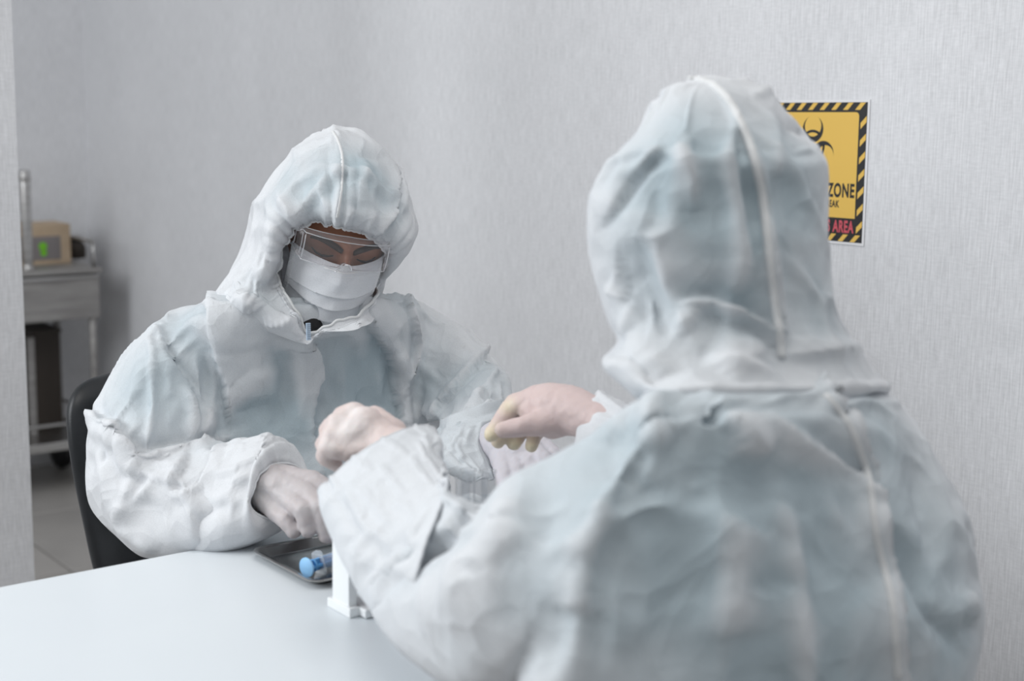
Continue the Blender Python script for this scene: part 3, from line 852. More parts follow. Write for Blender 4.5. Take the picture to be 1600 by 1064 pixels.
# --- torso, arms, legs as one surface
torso = [(430, 452, 2.12, 590, 452, 2.18, .08), (380, 452, 2.10, 625, 448, 2.18, .12), (300, 470, 2.04, 668, 478, 2.23, .145),
         (248, 530, 2.04, 690, 530, 2.27, .138), (240, 610, 2.04, 690, 605, 2.27, .13), (245, 700, 2.03, 690, 690, 2.24, .135),
         (250, 800, 2.03, 705, 770, 2.22, .14), (255, 900, 2.05, 720, 860, 2.22, .15), (270, 985, 2.09, 710, 955, 2.24, .15), (300, 1030, 2.12, 690, 1000, 2.24, .12)]
armR = [(330, 462, 2.09, 350, 600, 2.08, .07), (262, 483, 2.03, 350, 640, 2.03, .085), (208, 522, 2.0, 345, 672, 2.0, .09), (172, 572, 1.98, 325, 695, 1.98, .09),
        (142, 640, 1.96, 300, 715, 1.96, .09), (134, 705, 1.95, 280, 722, 1.95, .09), (143, 765, 1.93, 285, 705, 1.93, .088),
        (168, 815, 1.91, 300, 695, 1.92, .085), (215, 858, 1.89, 322, 690, 1.91, .082), (275, 868, 1.87, 350, 684, 1.90, .078),
        (325, 855, 1.86, 372, 690, 1.89, .066), (350, 830, 1.865, 385, 712, 1.885, .045)]
cuffR = [(262, 858, 1.875, 338, 695, 1.905, .066), (300, 864, 1.865, 362, 681, 1.895, .074), (345, 858, 1.85, 390, 677, 1.885, .073, -10, .072), (388, 842, 1.835, 422, 671, 1.875, .066, -22, .060),
        (418, 826, 1.82, 444, 686, 1.86, .05, -40, .046), (430, 808, 1.82, 452, 718, 1.85, .045, -46, .034)]
armL = [(560, 470, 2.21, 570, 610, 2.2, .07), (628, 446, 2.25, 600, 620, 2.22, .085), (700, 486, 2.25, 640, 640, 2.2, .085), (752, 528, 2.22, 665, 652, 2.15, .085),
        (785, 566, 2.17, 680, 650, 2.1, .085), (796, 600, 2.12, 684, 652, 2.05, .082), (798, 640, 2.06, 676, 675, 2.0, .075),
        (785, 668, 2.02, 690, 690, 1.98, .055)]
cuffL = [(792, 620, 2.09, 690, 655, 2.03, .07), (797, 645, 2.05, 680, 676, 1.99, .075), (790, 680, 2.01, 673, 700, 1.96, .066), (783, 712, 1.97, 695, 725, 1.93, .056, 8, .05), (776, 738, 1.94, 735, 745, 1.92, .05, 12, .045)]
parts = [ringloft(torso)[:2], ringloft(armR, 72, 90, 2.1)[:2], ringloft(armL, 72, 60, 2.1)[:2]] + legs(1.03, 1.98, -1)
A = Sheet(*voxel_union(parts, .0052)); A.smooth(8, .6)
zz = A.V[:, 2]; A.begin()
vis = np.clip((A.V[:, 2]-.60)/.1, 0.3, 1); A.facet(.12, .015, 3, (1, 1, 1.3), vis); A.base = A.V.copy()
A.drape(.035*vis, kb=.16, tmax=.010, grav=.0001, lo=-.012, hi=.009)
A.begin()
vis = np.clip((A.V[:, 2]-.60)/.1, 0.3, 1)
c = lambda k, w, h, pts, tp=(1, 1): A.crease(k, w, h*1.15, pts, tp)
# torso, right armhole
c('lapr', .018, .013, [(322, 452), (327, 500), (334, 540), (346, 610), (362, 680)], (0, 1))
c('fold', .016, .010, [(240, 492), (262, 550), (290, 588), (312, 625), (325, 628)])
c('ridge', .010, .008, [(326, 548), (330, 590), (326, 640), (318, 688)])
c('valley', .007, .008, [(318, 560), (322, 600), (318, 650), (308, 690)])
c('ridge', .012, .008, [(289, 600), (302, 640), (298, 690)])
c('valley', .009, .012, [(230, 512), (275, 560), (300, 610), (318, 640)])
c('soft', .03, .010, [(350, 480), (362, 560), (385, 640)])
c('soft', .02, .006, [(400, 520), (420, 600), (430, 660)])
# sleeve and elbow folds
c('fold', .014, .012, [(138, 640), (162, 658), (182, 662), (196, 688), (221, 713), (255, 701), (306, 696), (345, 684), (395, 672)], (0, 1))
c('valley', .010, .010, [(196, 676), (225, 700), (260, 688), (300, 684)])
c('ridge', .010, .010, [(250, 738), (222, 770), (196, 795), (178, 820)])
c('ridge', .009, .007, [(215, 711), (205, 751), (190, 790), (178, 820)])
c('valley', .012, .009, [(236, 735), (212, 770), (192, 800)])
c('fold', .012, .008, [(298, 700), (282, 728), (268, 752), (280, 770), (318, 756)])
c('ridge', .010, .007, [(320, 684), (316, 702), (330, 712), (350, 700)])
c('ridge', .010, .007, [(360, 690), (363, 726), (370, 768), (365, 800)])
c('valley', .008, .006, [(352, 700), (354, 730), (360, 770), (355, 800)])
c('ridge', .010, .008, [(140, 690), (160, 720), (168, 770), (176, 815)])
c('soft', .02, .008, [(210, 740), (195, 700), (165, 660)])
c('ridge', .012, .008, [(178, 820), (210, 840), (245, 864)])
c('valley', .012, .007, [(300, 800), (330, 830), (350, 852)])
c('ridge', .010, .006, [(320, 790), (300, 830), (330, 855)])
c('soft', .014, .006, [(230, 560), (215, 600), (195, 640)])
c('valley', .012, .006, [(170, 600), (195, 625), (240, 640)])
# front placket and right half of the chest
c('lap', .016, .014, [(484, 531), (497, 552), (502, 580), (499, 605), (494, 628), (489, 662), (500, 720)], (0, 0))
c('soft', .016, .009, [(470, 540), (468, 610), (455, 680)], (0, 1))
c('softv', .02, .007, [(445, 540), (448, 610), (438, 680)])
c('lapr', .02, .015, [(573, 500), (590, 530), (612, 568), (618, 628), (630, 690)], (0, 0))
c('valley', .008, .010, [(575, 505), (596, 536), (611, 566), (614, 620)])
c('ridge', .008, .009, [(616, 505), (624, 560), (630, 612), (632, 670)])
c('valley', .006, .009, [(619, 512), (621, 532), (622, 560)])
c('foldr', .012, .011, [(630, 452), (644, 498), (650, 545), (645, 572), (628, 592)], (0, 1))
c('ridge', .009, .008, [(660, 560), (642, 578), (628, 592)])
c('valley', .010, .010, [(672, 545), (657, 580), (657, 612), (664, 640)])
c('fold', .014, .012, [(766, 542), (738, 578), (705, 612), (684, 640), (676, 668)], (0, 1))
c('fold', .010, .012, [(752, 616), (732, 654), (722, 668), (727, 700), (732, 735)], (0, 0))
c('valley', .007, .010, [(748, 616), (729, 650), (724, 668)])
c('valley', .006, .010, [(750, 615), (770, 617), (792, 622)])
c('ridge', .008, .008, [(765, 640), (745, 680), (748, 732)])
c('soft', .02, .008, [(700, 500), (725, 540), (700, 590)])
c('soft', .014, .006, [(530, 560), (536, 620), (530, 680)])
c('softv', .014, .006, [(555, 540), (560, 620), (556, 680)])
c('soft', .012, .005, [(585, 560), (592, 620), (598, 680)])
c('soft', .015, .006, [(520, 690), (512, 730), (520, 770)])
A.smooth(1, .3)
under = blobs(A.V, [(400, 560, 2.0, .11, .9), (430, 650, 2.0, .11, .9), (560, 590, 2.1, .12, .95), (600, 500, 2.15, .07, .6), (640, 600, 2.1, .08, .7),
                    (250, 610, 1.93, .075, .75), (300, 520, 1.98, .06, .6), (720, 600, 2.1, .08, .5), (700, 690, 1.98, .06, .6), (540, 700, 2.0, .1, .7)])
def cuff(rings, parent, seed, u=0.0, grow=.05):
    V, F, _ = ringloft(rings, 90, 50, 2.1, cap=False)
    V, F = fix_normals(V, F)
    C_ = Sheet(V, F); C_.begin()
    if np.mean((C_.N*(C_.V-C_.V.mean(0))).sum(1)) < 0: C_.F = [f[::-1] for f in C_.F]; C_.begin()
    e = np.repeat(np.linspace(0, 1, 50), 90)
    C_.drape(grow*np.clip(e*4, 0, 1), seed=seed, pin=np.clip(1-e*6, 0, 1), lo=-.008, hi=.008)
    o = C_.build('sleeve_cuff', M_suit, parent); paint(o, 'under', np.full(len(C_.V), u))
    sm = o.modifiers.new('s', 'SOLIDIFY'); sm.thickness = .0016; sm.offset = 0
    rim = [C_.V[49*90+k] for k in range(90)]
    r_ = MB().tube(rim, .0016, 8, closed=True); q = r_.build('elastic_hem', M_suit, o, True); paint(q, 'under', np.zeros(len(r_.V)))
    return o
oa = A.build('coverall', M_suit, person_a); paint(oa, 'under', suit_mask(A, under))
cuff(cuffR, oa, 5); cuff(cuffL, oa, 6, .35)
# zip and its pull
zp = MB()
for i in range(9):
    y = 506+i*3.0
    p = P(481.5+.1*i, y, 1.952+.0005*i); zp.box(p, (.006, .003, .0022))
zp.build('zip', M_zip, oa)

# --- hood: loft from the elastic rim round the head to the hem on the shoulders
R = [
 [(482, 520, 1.985), (483, 527, 1.982), (484, 531, 1.982)],
 [(462, 484, 1.975), (447, 497, 1.96), (430, 513, 1.978)],
 [(443, 452, 1.985), (418, 472, 1.95), (378, 493, 1.972)],
 [(434, 434, 2.0), (402, 450, 1.955), (365, 465, 1.965), (338, 476, 2.0)],
 [(437, 408, 2.0), (412, 415, 1.955), (376, 422, 1.98), (348, 436, 2.04), (330, 450, 2.10)],
 [(444, 382, 1.99), (427, 374, 1.95), (400, 368, 1.98), (384, 374, 2.06), (366, 402, 2.15), (350, 445, 2.2)],
 [(463, 358, 1.975), (448, 335, 1.94), (422, 303, 1.96), (406, 292, 2.06), (398, 320, 2.17), (385, 390, 2.25), (400, 450, 2.27)],
 [(492, 350, 1.965), (485, 320, 1.93), (470, 262, 1.95), (465, 222, 2.04), (455, 250, 2.18), (430, 350, 2.29), (450, 450, 2.29)],
 [(525, 353, 1.96), (527, 320, 1.925), (524, 250, 1.945), (518, 194, 2.05), (508, 230, 2.22), (490, 340, 2.31), (500, 450, 2.3)],
 [(562, 364, 1.97), (572, 330, 1.935), (582, 264, 1.96), (580, 209, 2.06), (577, 240, 2.2), (555, 340, 2.29), (545, 450, 2.29)],
 [(588, 379, 1.99), (606, 350, 1.965), (626, 296, 2.01), (630, 260, 2.09), (615, 290, 2.2), (590, 360, 2.26), (575, 450, 2.27)],
 [(601, 392, 2.02), (622, 380, 2.0), (646, 350, 2.05), (650, 340, 2.12), (630, 360, 2.2), (600, 400, 2.24), (590, 455, 2.24)],
 [(602, 410, 2.05), (618, 406, 2.04), (629, 388, 2.08), (630, 378, 2.14), (610, 400, 2.18), (592, 455, 2.2)],
 [(588, 436, 2.09), (588, 440, 2.1), (590, 448, 2.15), (595, 460, 2.17)],
 [(583, 470, 2.03), (586, 474, 2.03), (590, 490, 2.03)],
 [(545, 497, 1.985), (550, 500, 1.965), (556, 506, 1.955)],
 [(508, 510, 1.975), (503, 511, 1.968), (498, 511, 1.966)],
]
NU, NV = 300, 100
cols = [catmull(np.array([P(*q) for q in r]), NV) for r in R]
# ring parameter: mostly uniform per station
G = np.array(cols)                       # stations x NV x 3
grid = np.empty((NU, NV, 3))
flat = catmull(G.reshape(len(R), -1), NU, closed=True, arc=False)
grid = flat.reshape(NU, NV, 3)
V = grid.reshape(-1, 3); F = []
for i in range(NU):
    for j in range(NV-1):
        F.append([i*NV+j, i*NV+j+1, ((i+1) % NU)*NV+j+1, ((i+1) % NU)*NV+j])
H = Sheet(V, F); H.begin()
if np.mean((H.N*(H.V-P(520, 380, 2.1))).sum(1)) < 0:
    H.F = [f[::-1] for f in H.F]; H.begin()
H.facet(.08, .010, 5, (1, 1, 1), np.tile(np.clip(np.linspace(0, 1, NV)*4, 0, 1)*np.clip((1-np.linspace(0, 1, NV))*5, 0, 1), NU)); H.base = H.V.copy()
uu = np.repeat(np.arange(NU)/NU*len(R), NV); vv = np.tile(np.linspace(0, 1, NV), NU)
H.drape(.03*np.clip(vv*5, 0, 1)*np.clip((1-vv)*5, 0, 1), pin=np.clip(1-vv*12, 0, 1), lo=-.008, hi=.008, kb=.12)
H.begin()
# elastic gathers
wn = np.clip((uu-4.6)/1, 0, 1)*np.clip((13-uu)/1, 0, 1)
ga = np.abs(np.sin(uu*4.6+1.6*np.sin(uu*2.3)))**.6-.6
gb = np.sin(uu*22+np.sin(uu*9)*2)
H.V += H.N*((ga*.0065*np.exp(-((vv-.09)/.10)**2)+gb*.0014*np.exp(-vv/.035))*wn)[:, None]
H.disp += ga*.006*np.exp(-((vv-.1)/.12)**2)*wn
c = lambda k, w, h, pts, tp=(1, 1): H.crease(k, w, h*1.3, pts, tp)
c('ridge', .007, .007, [(518, 196), (528, 212), (534, 240), (535, 260), (532, 300), (526, 345)], (0, 0))
c('valley', .006, .005, [(526, 215), (538, 245), (540, 262), (537, 300), (531, 340)])
c('ridge', .007, .007, [(532, 258), (508, 285), (490, 303), (470, 330), (462, 345)])
c('valley', .010, .006, [(545, 268), (520, 290), (500, 312), (480, 335)])
c('ridge', .007, .006, [(533, 222), (505, 232), (478, 246), (450, 270)])
c('valley', .008, .005, [(520, 215), (500, 226), (480, 240)])
c('ridge', .007, .006, [(432, 300), (445, 320), (456, 335), (465, 350)])
c('ridge', .006, .005, [(496, 302), (510, 320), (520, 340)])
c('fold', .008, .008, [(597, 240), (615, 258), (622, 275), (621, 300), (617, 330), (600, 355), (580, 372)])
c('ridge', .007, .006, [(570, 245), (572, 270), (560, 290), (556, 320)])
c('valley', .007, .006, [(560, 240), (590, 245), (605, 252)])
c('ridge', .006, .006, [(553, 320), (548, 335), (538, 352)])
c('ridge', .008, .008, [(621, 333), (602, 348), (585, 368)])
c('valley', .009, .008, [(640, 330), (615, 352), (596, 378)])
c('ridge', .006, .006, [(590, 330), (578, 350), (572, 362)])
c('ridge', .008, .004, [(430, 350), (426, 372), (430, 395)])
c('ridge', .008, .004, [(418, 410), (430, 404), (438, 408)])
c('ridge', .008, .006, [(428, 440), (440, 468), (455, 492), (476, 515)])
c('soft', .012, .006, [(370, 430), (380, 460), (400, 490)])
c('ridge', .008, .005, [(410, 506), (440, 506), (462, 492)])
c('soft', .012, .005, [(345, 448), (370, 470), (400, 480)])
H.smooth(1, .25)
wallt = .0012
oh = H.build('hood', M_suit, oa)
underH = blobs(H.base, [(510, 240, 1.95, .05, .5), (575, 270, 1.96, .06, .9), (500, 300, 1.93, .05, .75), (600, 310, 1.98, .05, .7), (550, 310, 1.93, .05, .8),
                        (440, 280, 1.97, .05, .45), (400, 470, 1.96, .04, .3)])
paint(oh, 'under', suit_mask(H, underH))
seam(H, [(520, 206), (528, 220), (534, 240), (535, 262), (533, 300), (527, 340)], .0022, M_seam, oh)
sm = oh.modifiers.new('s', 'SOLIDIFY'); sm.thickness = .0012; sm.offset = -1
rim = [H.V[i*NV] for i in range(NU)]
rn = MB().tube(rim, .0022, 8, closed=True); V_ = np.array(rn.V)
rb_ = rn.build('elastic_hem', M_seam, oh, True); paint(rb_, 'under', np.zeros(len(rn.V)))

# --- head
Fh = np.array([.235, -.423, .875]); Fh /= np.linalg.norm(Fh)
Uh = np.array([.25, .9, .368]); Uh = unit(Uh-Fh*(Uh@Fh)); Xh = np.cross(Uh, Fh)
def cam2w(v): return RT*v[0]+UP*v[1]-FW*v[2]
HX, HU, HF = cam2w(Xh), cam2w(Uh), cam2w(Fh)
EYE = P(543, 386, 1.995)
def hl(x, y, z): return EYE+HX*x+HU*y+HF*z      # z = 0 at the eye plane, positive outwards
def head():
    n, m = 150, 130; V = []; F = []
    for i in range(m):
        ph = math.pi*(i/(m-1)-.5)
        for k in range(n):
            th = 2*math.pi*k/n
            V.append((math.cos(ph)*math.sin(th), math.sin(ph), math.cos(ph)*math.cos(th)))
    V = np.array(V); x, y, z = V.T
    w_ = np.where(y < 0, .079-.027*np.clip(-y, 0, 1)**1.5, .076)
    X = x*w_; Y = np.where(y < 0, y*.118, y*.098); Z = z*np.where(z > 0, .088, .105)
    Z = Z+np.where((z > 0), -.012*(np.clip(np.abs(x), 0, 1))**2, 0)
    g = lambda cx, cy, sx, sy: np.exp(-((X-cx)/sx)**2-((Y-cy)/sy)**2)*(z > .2)
    Z += .007*g(0, .007, .045, .010) - .010*g(.031, -.012, .018, .012) - .010*g(-.031, -.012, .018, .012)
    Z += .006*g(.031, -.013, .013, .008)+.006*g(-.031, -.013, .013, .008)
    Z += .012*g(0, -.012, .008, .02)+.016*g(0, -.036, .012, .014)+.010*g(0, -.026, .010, .02)
    Z += .006*g(.04, -.03, .02, .02)+.006*g(-.04, -.03, .02, .02)
    Z += .006*g(0, -.070, .022, .008) + .006*g(0, -.1, .02, .015)
    V = np.stack([X, Y, Z-.084], 1)
    for i in range(m-1):
        for k in range(n): F.append([i*n+k, i*n+(k+1) % n, (i+1)*n+(k+1) % n, (i+1)*n+k])
    W = EYE+np.outer(V[:, 0], HX)+np.outer(V[:, 1], HU)+np.outer(V[:, 2], HF)
    return W, F
HW, HFc = head()
# neck goes from the skull down to the chest
nk = MB().tube([hl(0, -.05, -.10), hl(0, -.13, -.11), P(500, 560, 2.16)], [.058, .056, .06], 40)
mbh = MB().add(HW, HFc)
Vh, Fq = voxel_union([(HW, HFc), (nk.V, nk.F)], .0028)
S = Sheet(Vh, Fq); S.smooth(2, .5)
body = S.build('body', M_skin, person_a)
face_bvh = BVHTree.FromPolygons(S.V.tolist(), S.F)
def on_face(x, y, off=.0):
    o = hl(x, y, .12); r = face_bvh.ray_cast(Vector(o), Vector(-HF))
    return np.array(r[0])+HF*off if r[0] is not None else hl(x, y, -.01)
for s in (-1, 1):
    pts = [on_face(s*a, b_, .0012) for a, b_ in [(.008, -.004), (.018, .000), (.030, .0035), (.041, .0035), (.050, -.001)]]
    MB().tube(pts, [.0036, .0050, .0046, .0036, .0014], 10).build('eyebrow', M_hair, body, True)
    pts = [on_face(s*a, b_, .0006) for a, b_ in [(.017, -.016), (.024, -.019), (.032, -.0205), (.040, -.019), (.046, -.015)]]
    MB().tube(pts, [.0008, .0014, .0017, .0015, .0008], 8).build('eyelashes', M_hair, body, True)
    # ear
    e = MB().lathe([(.002, -.004), (.018, -.004), (.024, 0), (.020, .006), (.002, .003)], hl(s*.072, -.015, -.095), HX*s, 24)
    e.build('ear', M_skin, body, True)
# dark shirt collar at the throat
sh = MB().lathe([(max(.0005, .022*math.sin(q)), -.022*math.cos(q)) for q in np.linspace(0, math.pi, 16)], P(480, 507, 2.008), (0, 0, 1), 30); sh.build('shirt_collar', M_shirt, body, True)

# --- mask: pleated sheet wrapped round nose, cheeks and chin
def mask_surface():
    nu, nv = 140, 150; V = []; F = []; 
    for j in range(nv):
        t = j/(nv-1)                       # 0 top .. 1 under the chin
        for i in range(nu):
            s = 2*i/(nu-1)-1
            hw = .0665-.003*t-.018*max(0, t-.72)/.28*1.0
            x = s*hw-.006-.007*t
            y = -.019-.124*t+(.004*s*s if t < .5 else .004*s*s+.028*(t-.5)*s*s)
            # profile over nose / chin, falling back to the cheeks
            zc = .014+.026*math.sin(math.pi*min(1, (t*1.3+.22)))**1.0 if t < .6 else .014+.026*math.sin(math.pi*1.0)
            prof = np.interp(t, [0, .08, .2, .4, .6, .8, .93, 1], [.022, .029, .035, .036, .032, .026, .014, -.006])
            z = prof-(.050+.004*t)*abs(s)**2.2-.006*abs(s)
            nose = .004*math.exp(-(s/.18)**2)*math.exp(-((t-.12)/.14)**2); z += nose
            V.append([x, y, z, s, t])
    for j in range(nv-1):
        for i in range(nu-1): F.append([j*nu+i, (j+1)*nu+i, (j+1)*nu+i+1, j*nu+i+1])
    V = np.array(V); s, t = V[:, 3], V[:, 4]
    # pleats: steps that face downwards, deepest at centre, converge at the sides
    z = V[:, 2]
    for t0, b_, am in ((.36, .05, .0035), (.52, .08, .0045), (.68, .10, .0045)):
        tt = t-(t0-b_*(s**2)*(1 if t0 > .5 else -.3))
        z = z+am*np.where(tt < 0, np.exp(tt/.07), -1.0*np.exp(-tt/.045))*(1-.7*s**4)
    z = z+.0012*np.sin(s*9+t*5)*np.sin(t*13+s*3)
    edge = np.clip((np.abs(s)-.90)/.02, 0, 1)+np.clip((.055-t)/.01, 0, 1)
    z = z+.0012*np.clip(edge, 0, 1)
    z = z+.0006*np.sin(t*260)*(np.abs(s) > .90)+.0005*np.sin(s*300)*(t < .055)
    W = EYE+np.outer(V[:, 0], HX)+np.outer(V[:, 1], HU)+np.outer(z, HF)
    return W, F, s, t
Wm, Fm, ms_, mt_ = mask_surface()
om = link('face_mask', Wm, Fm, M_mask, person_a)
paint(om, 'under', .25+.35*(np.clip(mt_, 0, 1) > .055)*(np.abs(ms_) < .9)*.6)
sm = om.modifiers.new('s', 'SOLIDIFY'); sm.thickness = .0016; sm.offset = 0
Mg = Wm.reshape(150, 140, 3)
# stitched bands
for (name, idx) in (('stitching', [(5, i) for i in range(4, 136)]), ('stitching', [(17, i) for i in range(4, 136)])):
    mb = MB()
    for q, (j, i) in enumerate(idx):
        if q % 2: continue
        a = Mg[j, i]; b_ = Mg[j, i+1]
        n_ = unit(np.cross(Mg[j+1, i]-a, b_-a))
        if n_@HF < 0: n_ = -n_
        mb.tube([a+n_*.001, b_+n_*.001], .00035, 5)
    mb.build(name, M_frame and M_white, om)
for i in (5, 10, 134, 129):
    mb = MB()
    for j in range(8, 146, 2):
        a = Mg[j, i]; b_ = Mg[j+1, i]
        mb.tube([a+HF*.001, b_+HF*.001], .00035, 5)
    mb.build('stitching', M_white, om)
MB().tube([Mg[10, i]+HF*.0012 for i in range(45, 96, 5)], .0016, 8).build('nose_wire', M_mask, om, True)
# ear loops
for s, i in ((-1, 1), (1, 138)):
    a = Mg[4, i]; b_ = Mg[122 if s < 0 else 122, i]
    pts = catmull(np.array([a, hl(s*.077, -.022, -.055), hl(s*.082, -.01, -.10), hl(s*.082, -.035, -.112), hl(s*.078, -.06, -.07), b_]), 30)
    MB().tube(pts, .0013, 8).build('ear_loop', M_white, om, True)

# --- goggles
def goggles():
    root = bpy.data.objects.new('safety_goggles', None); col.objects.link(root); root.parent = person_a
    root['label'] = 'clear wraparound safety goggles over the mask'
    def band(x, y, z): return hl(x, y, z)
    # path of the visor: front arc then the side shields
    def path(s):            # s -1..1
        a = abs(s); sg = 1 if s > 0 else -1
        if a < .78:
            q = a/.78; x = .062*q; z = .046-.016*q**2.2
        else:
            q = (a-.78)/.22; x = .062+.007*math.sin(q*math.pi/2); z = .030-.046*q
        return sg*x*.95-.0075, z
    nu, nv = 120, 14
    def yy(s, t):
        top = .0225; bot = -.0165
        a = abs(s)
        if a > .78: q = (a-.78)/.22; top -= .003*q; bot += .004*q
        notch = .008*math.exp(-(s/.085)**4); bot += notch
        return bot+(top-bot)*t
    V = []; F = []
    for j in range(nv):
        for i in range(nu):
            s = 2*i/(nu-1)-1; x, z = path(s); t = j/(nv-1)
            z += .004*math.sin(math.pi*t)
            V.append(band(x, yy(s, t), z))
    for j in range(nv-1):
        for i in range(nu-1): F.append([j*nu+i, j*nu+i+1, (j+1)*nu+i+1, (j+1)*nu+i])
    lens = link('lens', V, F, M_lens, root)
    G_ = np.array(V).reshape(nv, nu, 3)
    # top flange goes back to the forehead
    V = []; F = []
    for k in range(6):
        for i in range(nu):
            s = 2*i/(nu-1)-1; x, z = path(s); f_ = k/5
            V.append(band(x*(1-.02*f_), yy(s, 1)+.0035*math.sin(f_*1.6), z-.016*f_*(1-.5*abs(s))))
    for k in range(5):
        for i in range(nu-1): F.append([k*nu+i, k*nu+i+1, (k+1)*nu+i+1, (k+1)*nu+i])
    link('top_flange', V, F, M_frame, root)
    FL = np.array(V).reshape(6, nu, 3)
    V = []; F = []
    for k in range(5):
        for i in range(nu):
            s = 2*i/(nu-1)-1; x, z = path(s); f_ = k/4
            V.append(band(x*(1-.02*f_), yy(s, 0)-.002*f_, z-.012*f_*(1-.6*abs(s))))
    for k in range(4):
        for i in range(nu-1): F.append([k*nu+i, (k+1)*nu+i, (k+1)*nu+i+1, k*nu+i+1])
    link('lower_flange', V, F, M_frame, root)
    # thick clear rims
    MB().tube([G_[-1, i] for i in range(nu)], .0007, 8).build('rim', M_edge, root, True)
    MB().tube([FL[-1, i] for i in range(nu)], .0007, 8).build('rim', M_edge, root, True)
    MB().tube([G_[0, i] for i in range(nu)], .0008, 8).build('rim', M_edge, root, True)
    for i in (13, 106):
        MB().tube([G_[j, i] for j in range(1, nv-1)], .0008, 8).build('hinge_rim', M_edge, root, True)
        MB().tube([G_[j, i-3 if i < 60 else i+3] for j in range(1, nv-1)], .0006, 8).build('hinge_rim', M_edge, root, True)
    for i in (0, nu-1):
        MB().tube([G_[j, i] for j in range(nv)], .0010, 8).build('side_rim', M_edge, root, True)
    # corner vents
    for i in (9, 110):
        for j in (1, 12):
            p = G_[j, i]; n_ = unit(p-hl(0, 0, -.06))
            MB().lathe([(.001, -.001), (.0042, -.001), (.0048, .001), (.0035, .0028), (.001, .002)], p, n_, 18).build('vent_button', M_frame, root, True)
    # bright wire loop at the nose notch
    q = [(-.0125, -.021), (-.006, -.014), (.000, -.0085), (.006, -.0085), (.009, -.012), (.009, -.016)]
    x_ = catmull(np.array([hl(a-.0075, b_, .0495) for a, b_ in q]), 24)
    MB().tube(x_, .0009, 8).build('nose_bridge', M_wire, root, True)
    # temple arms run back under the hood
    for s in (-1, 1):
        a = hl(s*.066-.0075, .004, -.014)
        MB().tube([a, hl(s*.073, .003, -.06), hl(s*.075, -.002, -.11)], [.0028, .0026, .0022], 8).build('temple_arm', M_frame, root, True)
goggles()

# ------------------------------------------------------------------ gloved hands
def hand(name, chains, m, parent, voxel=.0018, loose=(), smooth=3, label=None):
    parts = []
    for ch in chains: parts += capsule_chain([(P(x, y, D), r) for x, y, D, r in ch])
    V, F = voxel_union(parts, voxel); S = Sheet(V, F); S.smooth(smooth, .5)
    S.begin(); S.waves(.0012, 60, 3.1)
    o = S.build(name, m, parent); paint(o, 'loose', np.clip(blobs(S.V, loose), 0, 1) if loose else np.zeros(len(S.V)))
    if label: o['label'] = label
    return o
# left person's right hand, resting over the tray
hand('glove', [
    [(370, 765, 1.87, .030), (408, 762, 1.845, .030), (440, 765, 1.825, .026)],
    [(408, 765, 1.84, .026), (430, 797, 1.81, .0135), (447, 812, 1.79, .0120), (459, 829, 1.785, .0102)],
    [(415, 757, 1.84, .024), (453, 781, 1.80, .0145), (474, 797, 1.775, .0130), (482, 827, 1.775, .0108)],
    [(420, 752, 1.84, .024), (478, 770, 1.80, .0148), (501, 793, 1.775, .0130), (511, 836, 1.778, .0112)],
    [(420, 748, 1.85, .022), (488, 752, 1.815, .0148), (520, 772, 1.80, .0130), (536, 812, 1.79, .0112)],
    [(400, 752, 1.86, .022), (455, 748, 1.87, .018), (490, 780, 1.855, .0145), (512, 810, 1.83, .0120)],
    [(453, 781, 1.80, .012), (478, 770, 1.80, .0125), (488, 752, 1.815, .012)], [(430, 797, 1.81, .0115), (453, 781, 1.80, .0125)],
    ], M_g1, person_a, label='grey latex glove on the right hand',
    loose=[(395, 770, 1.82, .03, .8), (480, 796, 1.76, .008, .5), (505, 790, 1.76, .008, .5), (440, 770, 1.8, .02, .3)])
# left person's left hand, half hidden
hand('glove', [
    [(775, 690, 1.95, .028), (792, 700, 1.93, .030), (812, 712, 1.915, .028)],
    [(800, 705, 1.92, .024), (836, 704, 1.90, .0145), (852, 722, 1.885, .013), (856, 750, 1.88, .011)],
    [(800, 710, 1.92, .024), (826, 725, 1.89, .0145), (838, 748, 1.875, .013), (840, 775, 1.87, .011)],
    [(795, 712, 1.92, .024), (808, 736, 1.885, .0145), (815, 760, 1.87, .013), (818, 785, 1.865, .011)],
    [(788, 710, 1.92, .022), (788, 738, 1.885, .0135), (790, 760, 1.87, .012), (793, 782, 1.865, .010)],
    [(795, 695, 1.94, .022), (835, 690, 1.92, .017), (862, 712, 1.90, .0145), (872, 740, 1.89, .012)],
    [(836, 704, 1.90, .012), (826, 725, 1.89, .012), (808, 736, 1.885, .012), (788, 738, 1.885, .011)],
    ], M_g1b, person_a, label='lavender grey glove on the left hand')
# ------------------------------------------------------------------ right person (seen from behind)
torso2 = [(1040, 572, 1.35, 1325, 570, 1.49, .13), (1003, 602, 1.31, 1396, 600, 1.50, .155), (985, 645, 1.27, 1440, 650, 1.51, .155), (940, 700, 1.24, 1483, 712, 1.51, .135),
          (900, 780, 1.22, 1518, 790, 1.50, .14), (870, 870, 1.22, 1530, 880, 1.48, .145), (850, 960, 1.22, 1537, 950, 1.46, .148), (820, 1064, 1.22, 1522, 1064, 1.45, .148),
          (860, 1200, 1.22, 1510, 1200, 1.44, .15), (900, 1400, 1.22, 1480, 1400, 1.42, .15), (980, 1540, 1.24, 1400, 1530, 1.38, .12)]
armL2 = [(1060, 612, 1.34, 1060, 880, 1.30, .08), (985, 622, 1.30, 1000, 930, 1.26, .095), (905, 663, 1.29, 900, 985, 1.24, .10), (820, 714, 1.30, 800, 1050, 1.25, .10),
         (760, 750, 1.32, 720, 1062, 1.28, .098), (712, 757, 1.36, 672, 1030, 1.33, .09), (690, 738, 1.40, 622, 985, 1.38, .085),
         (690, 735, 1.44, 584, 930, 1.42, .08), (680, 745, 1.475, 566, 870, 1.465, .055), (665, 750, 1.49, 580, 850, 1.48, .045)]
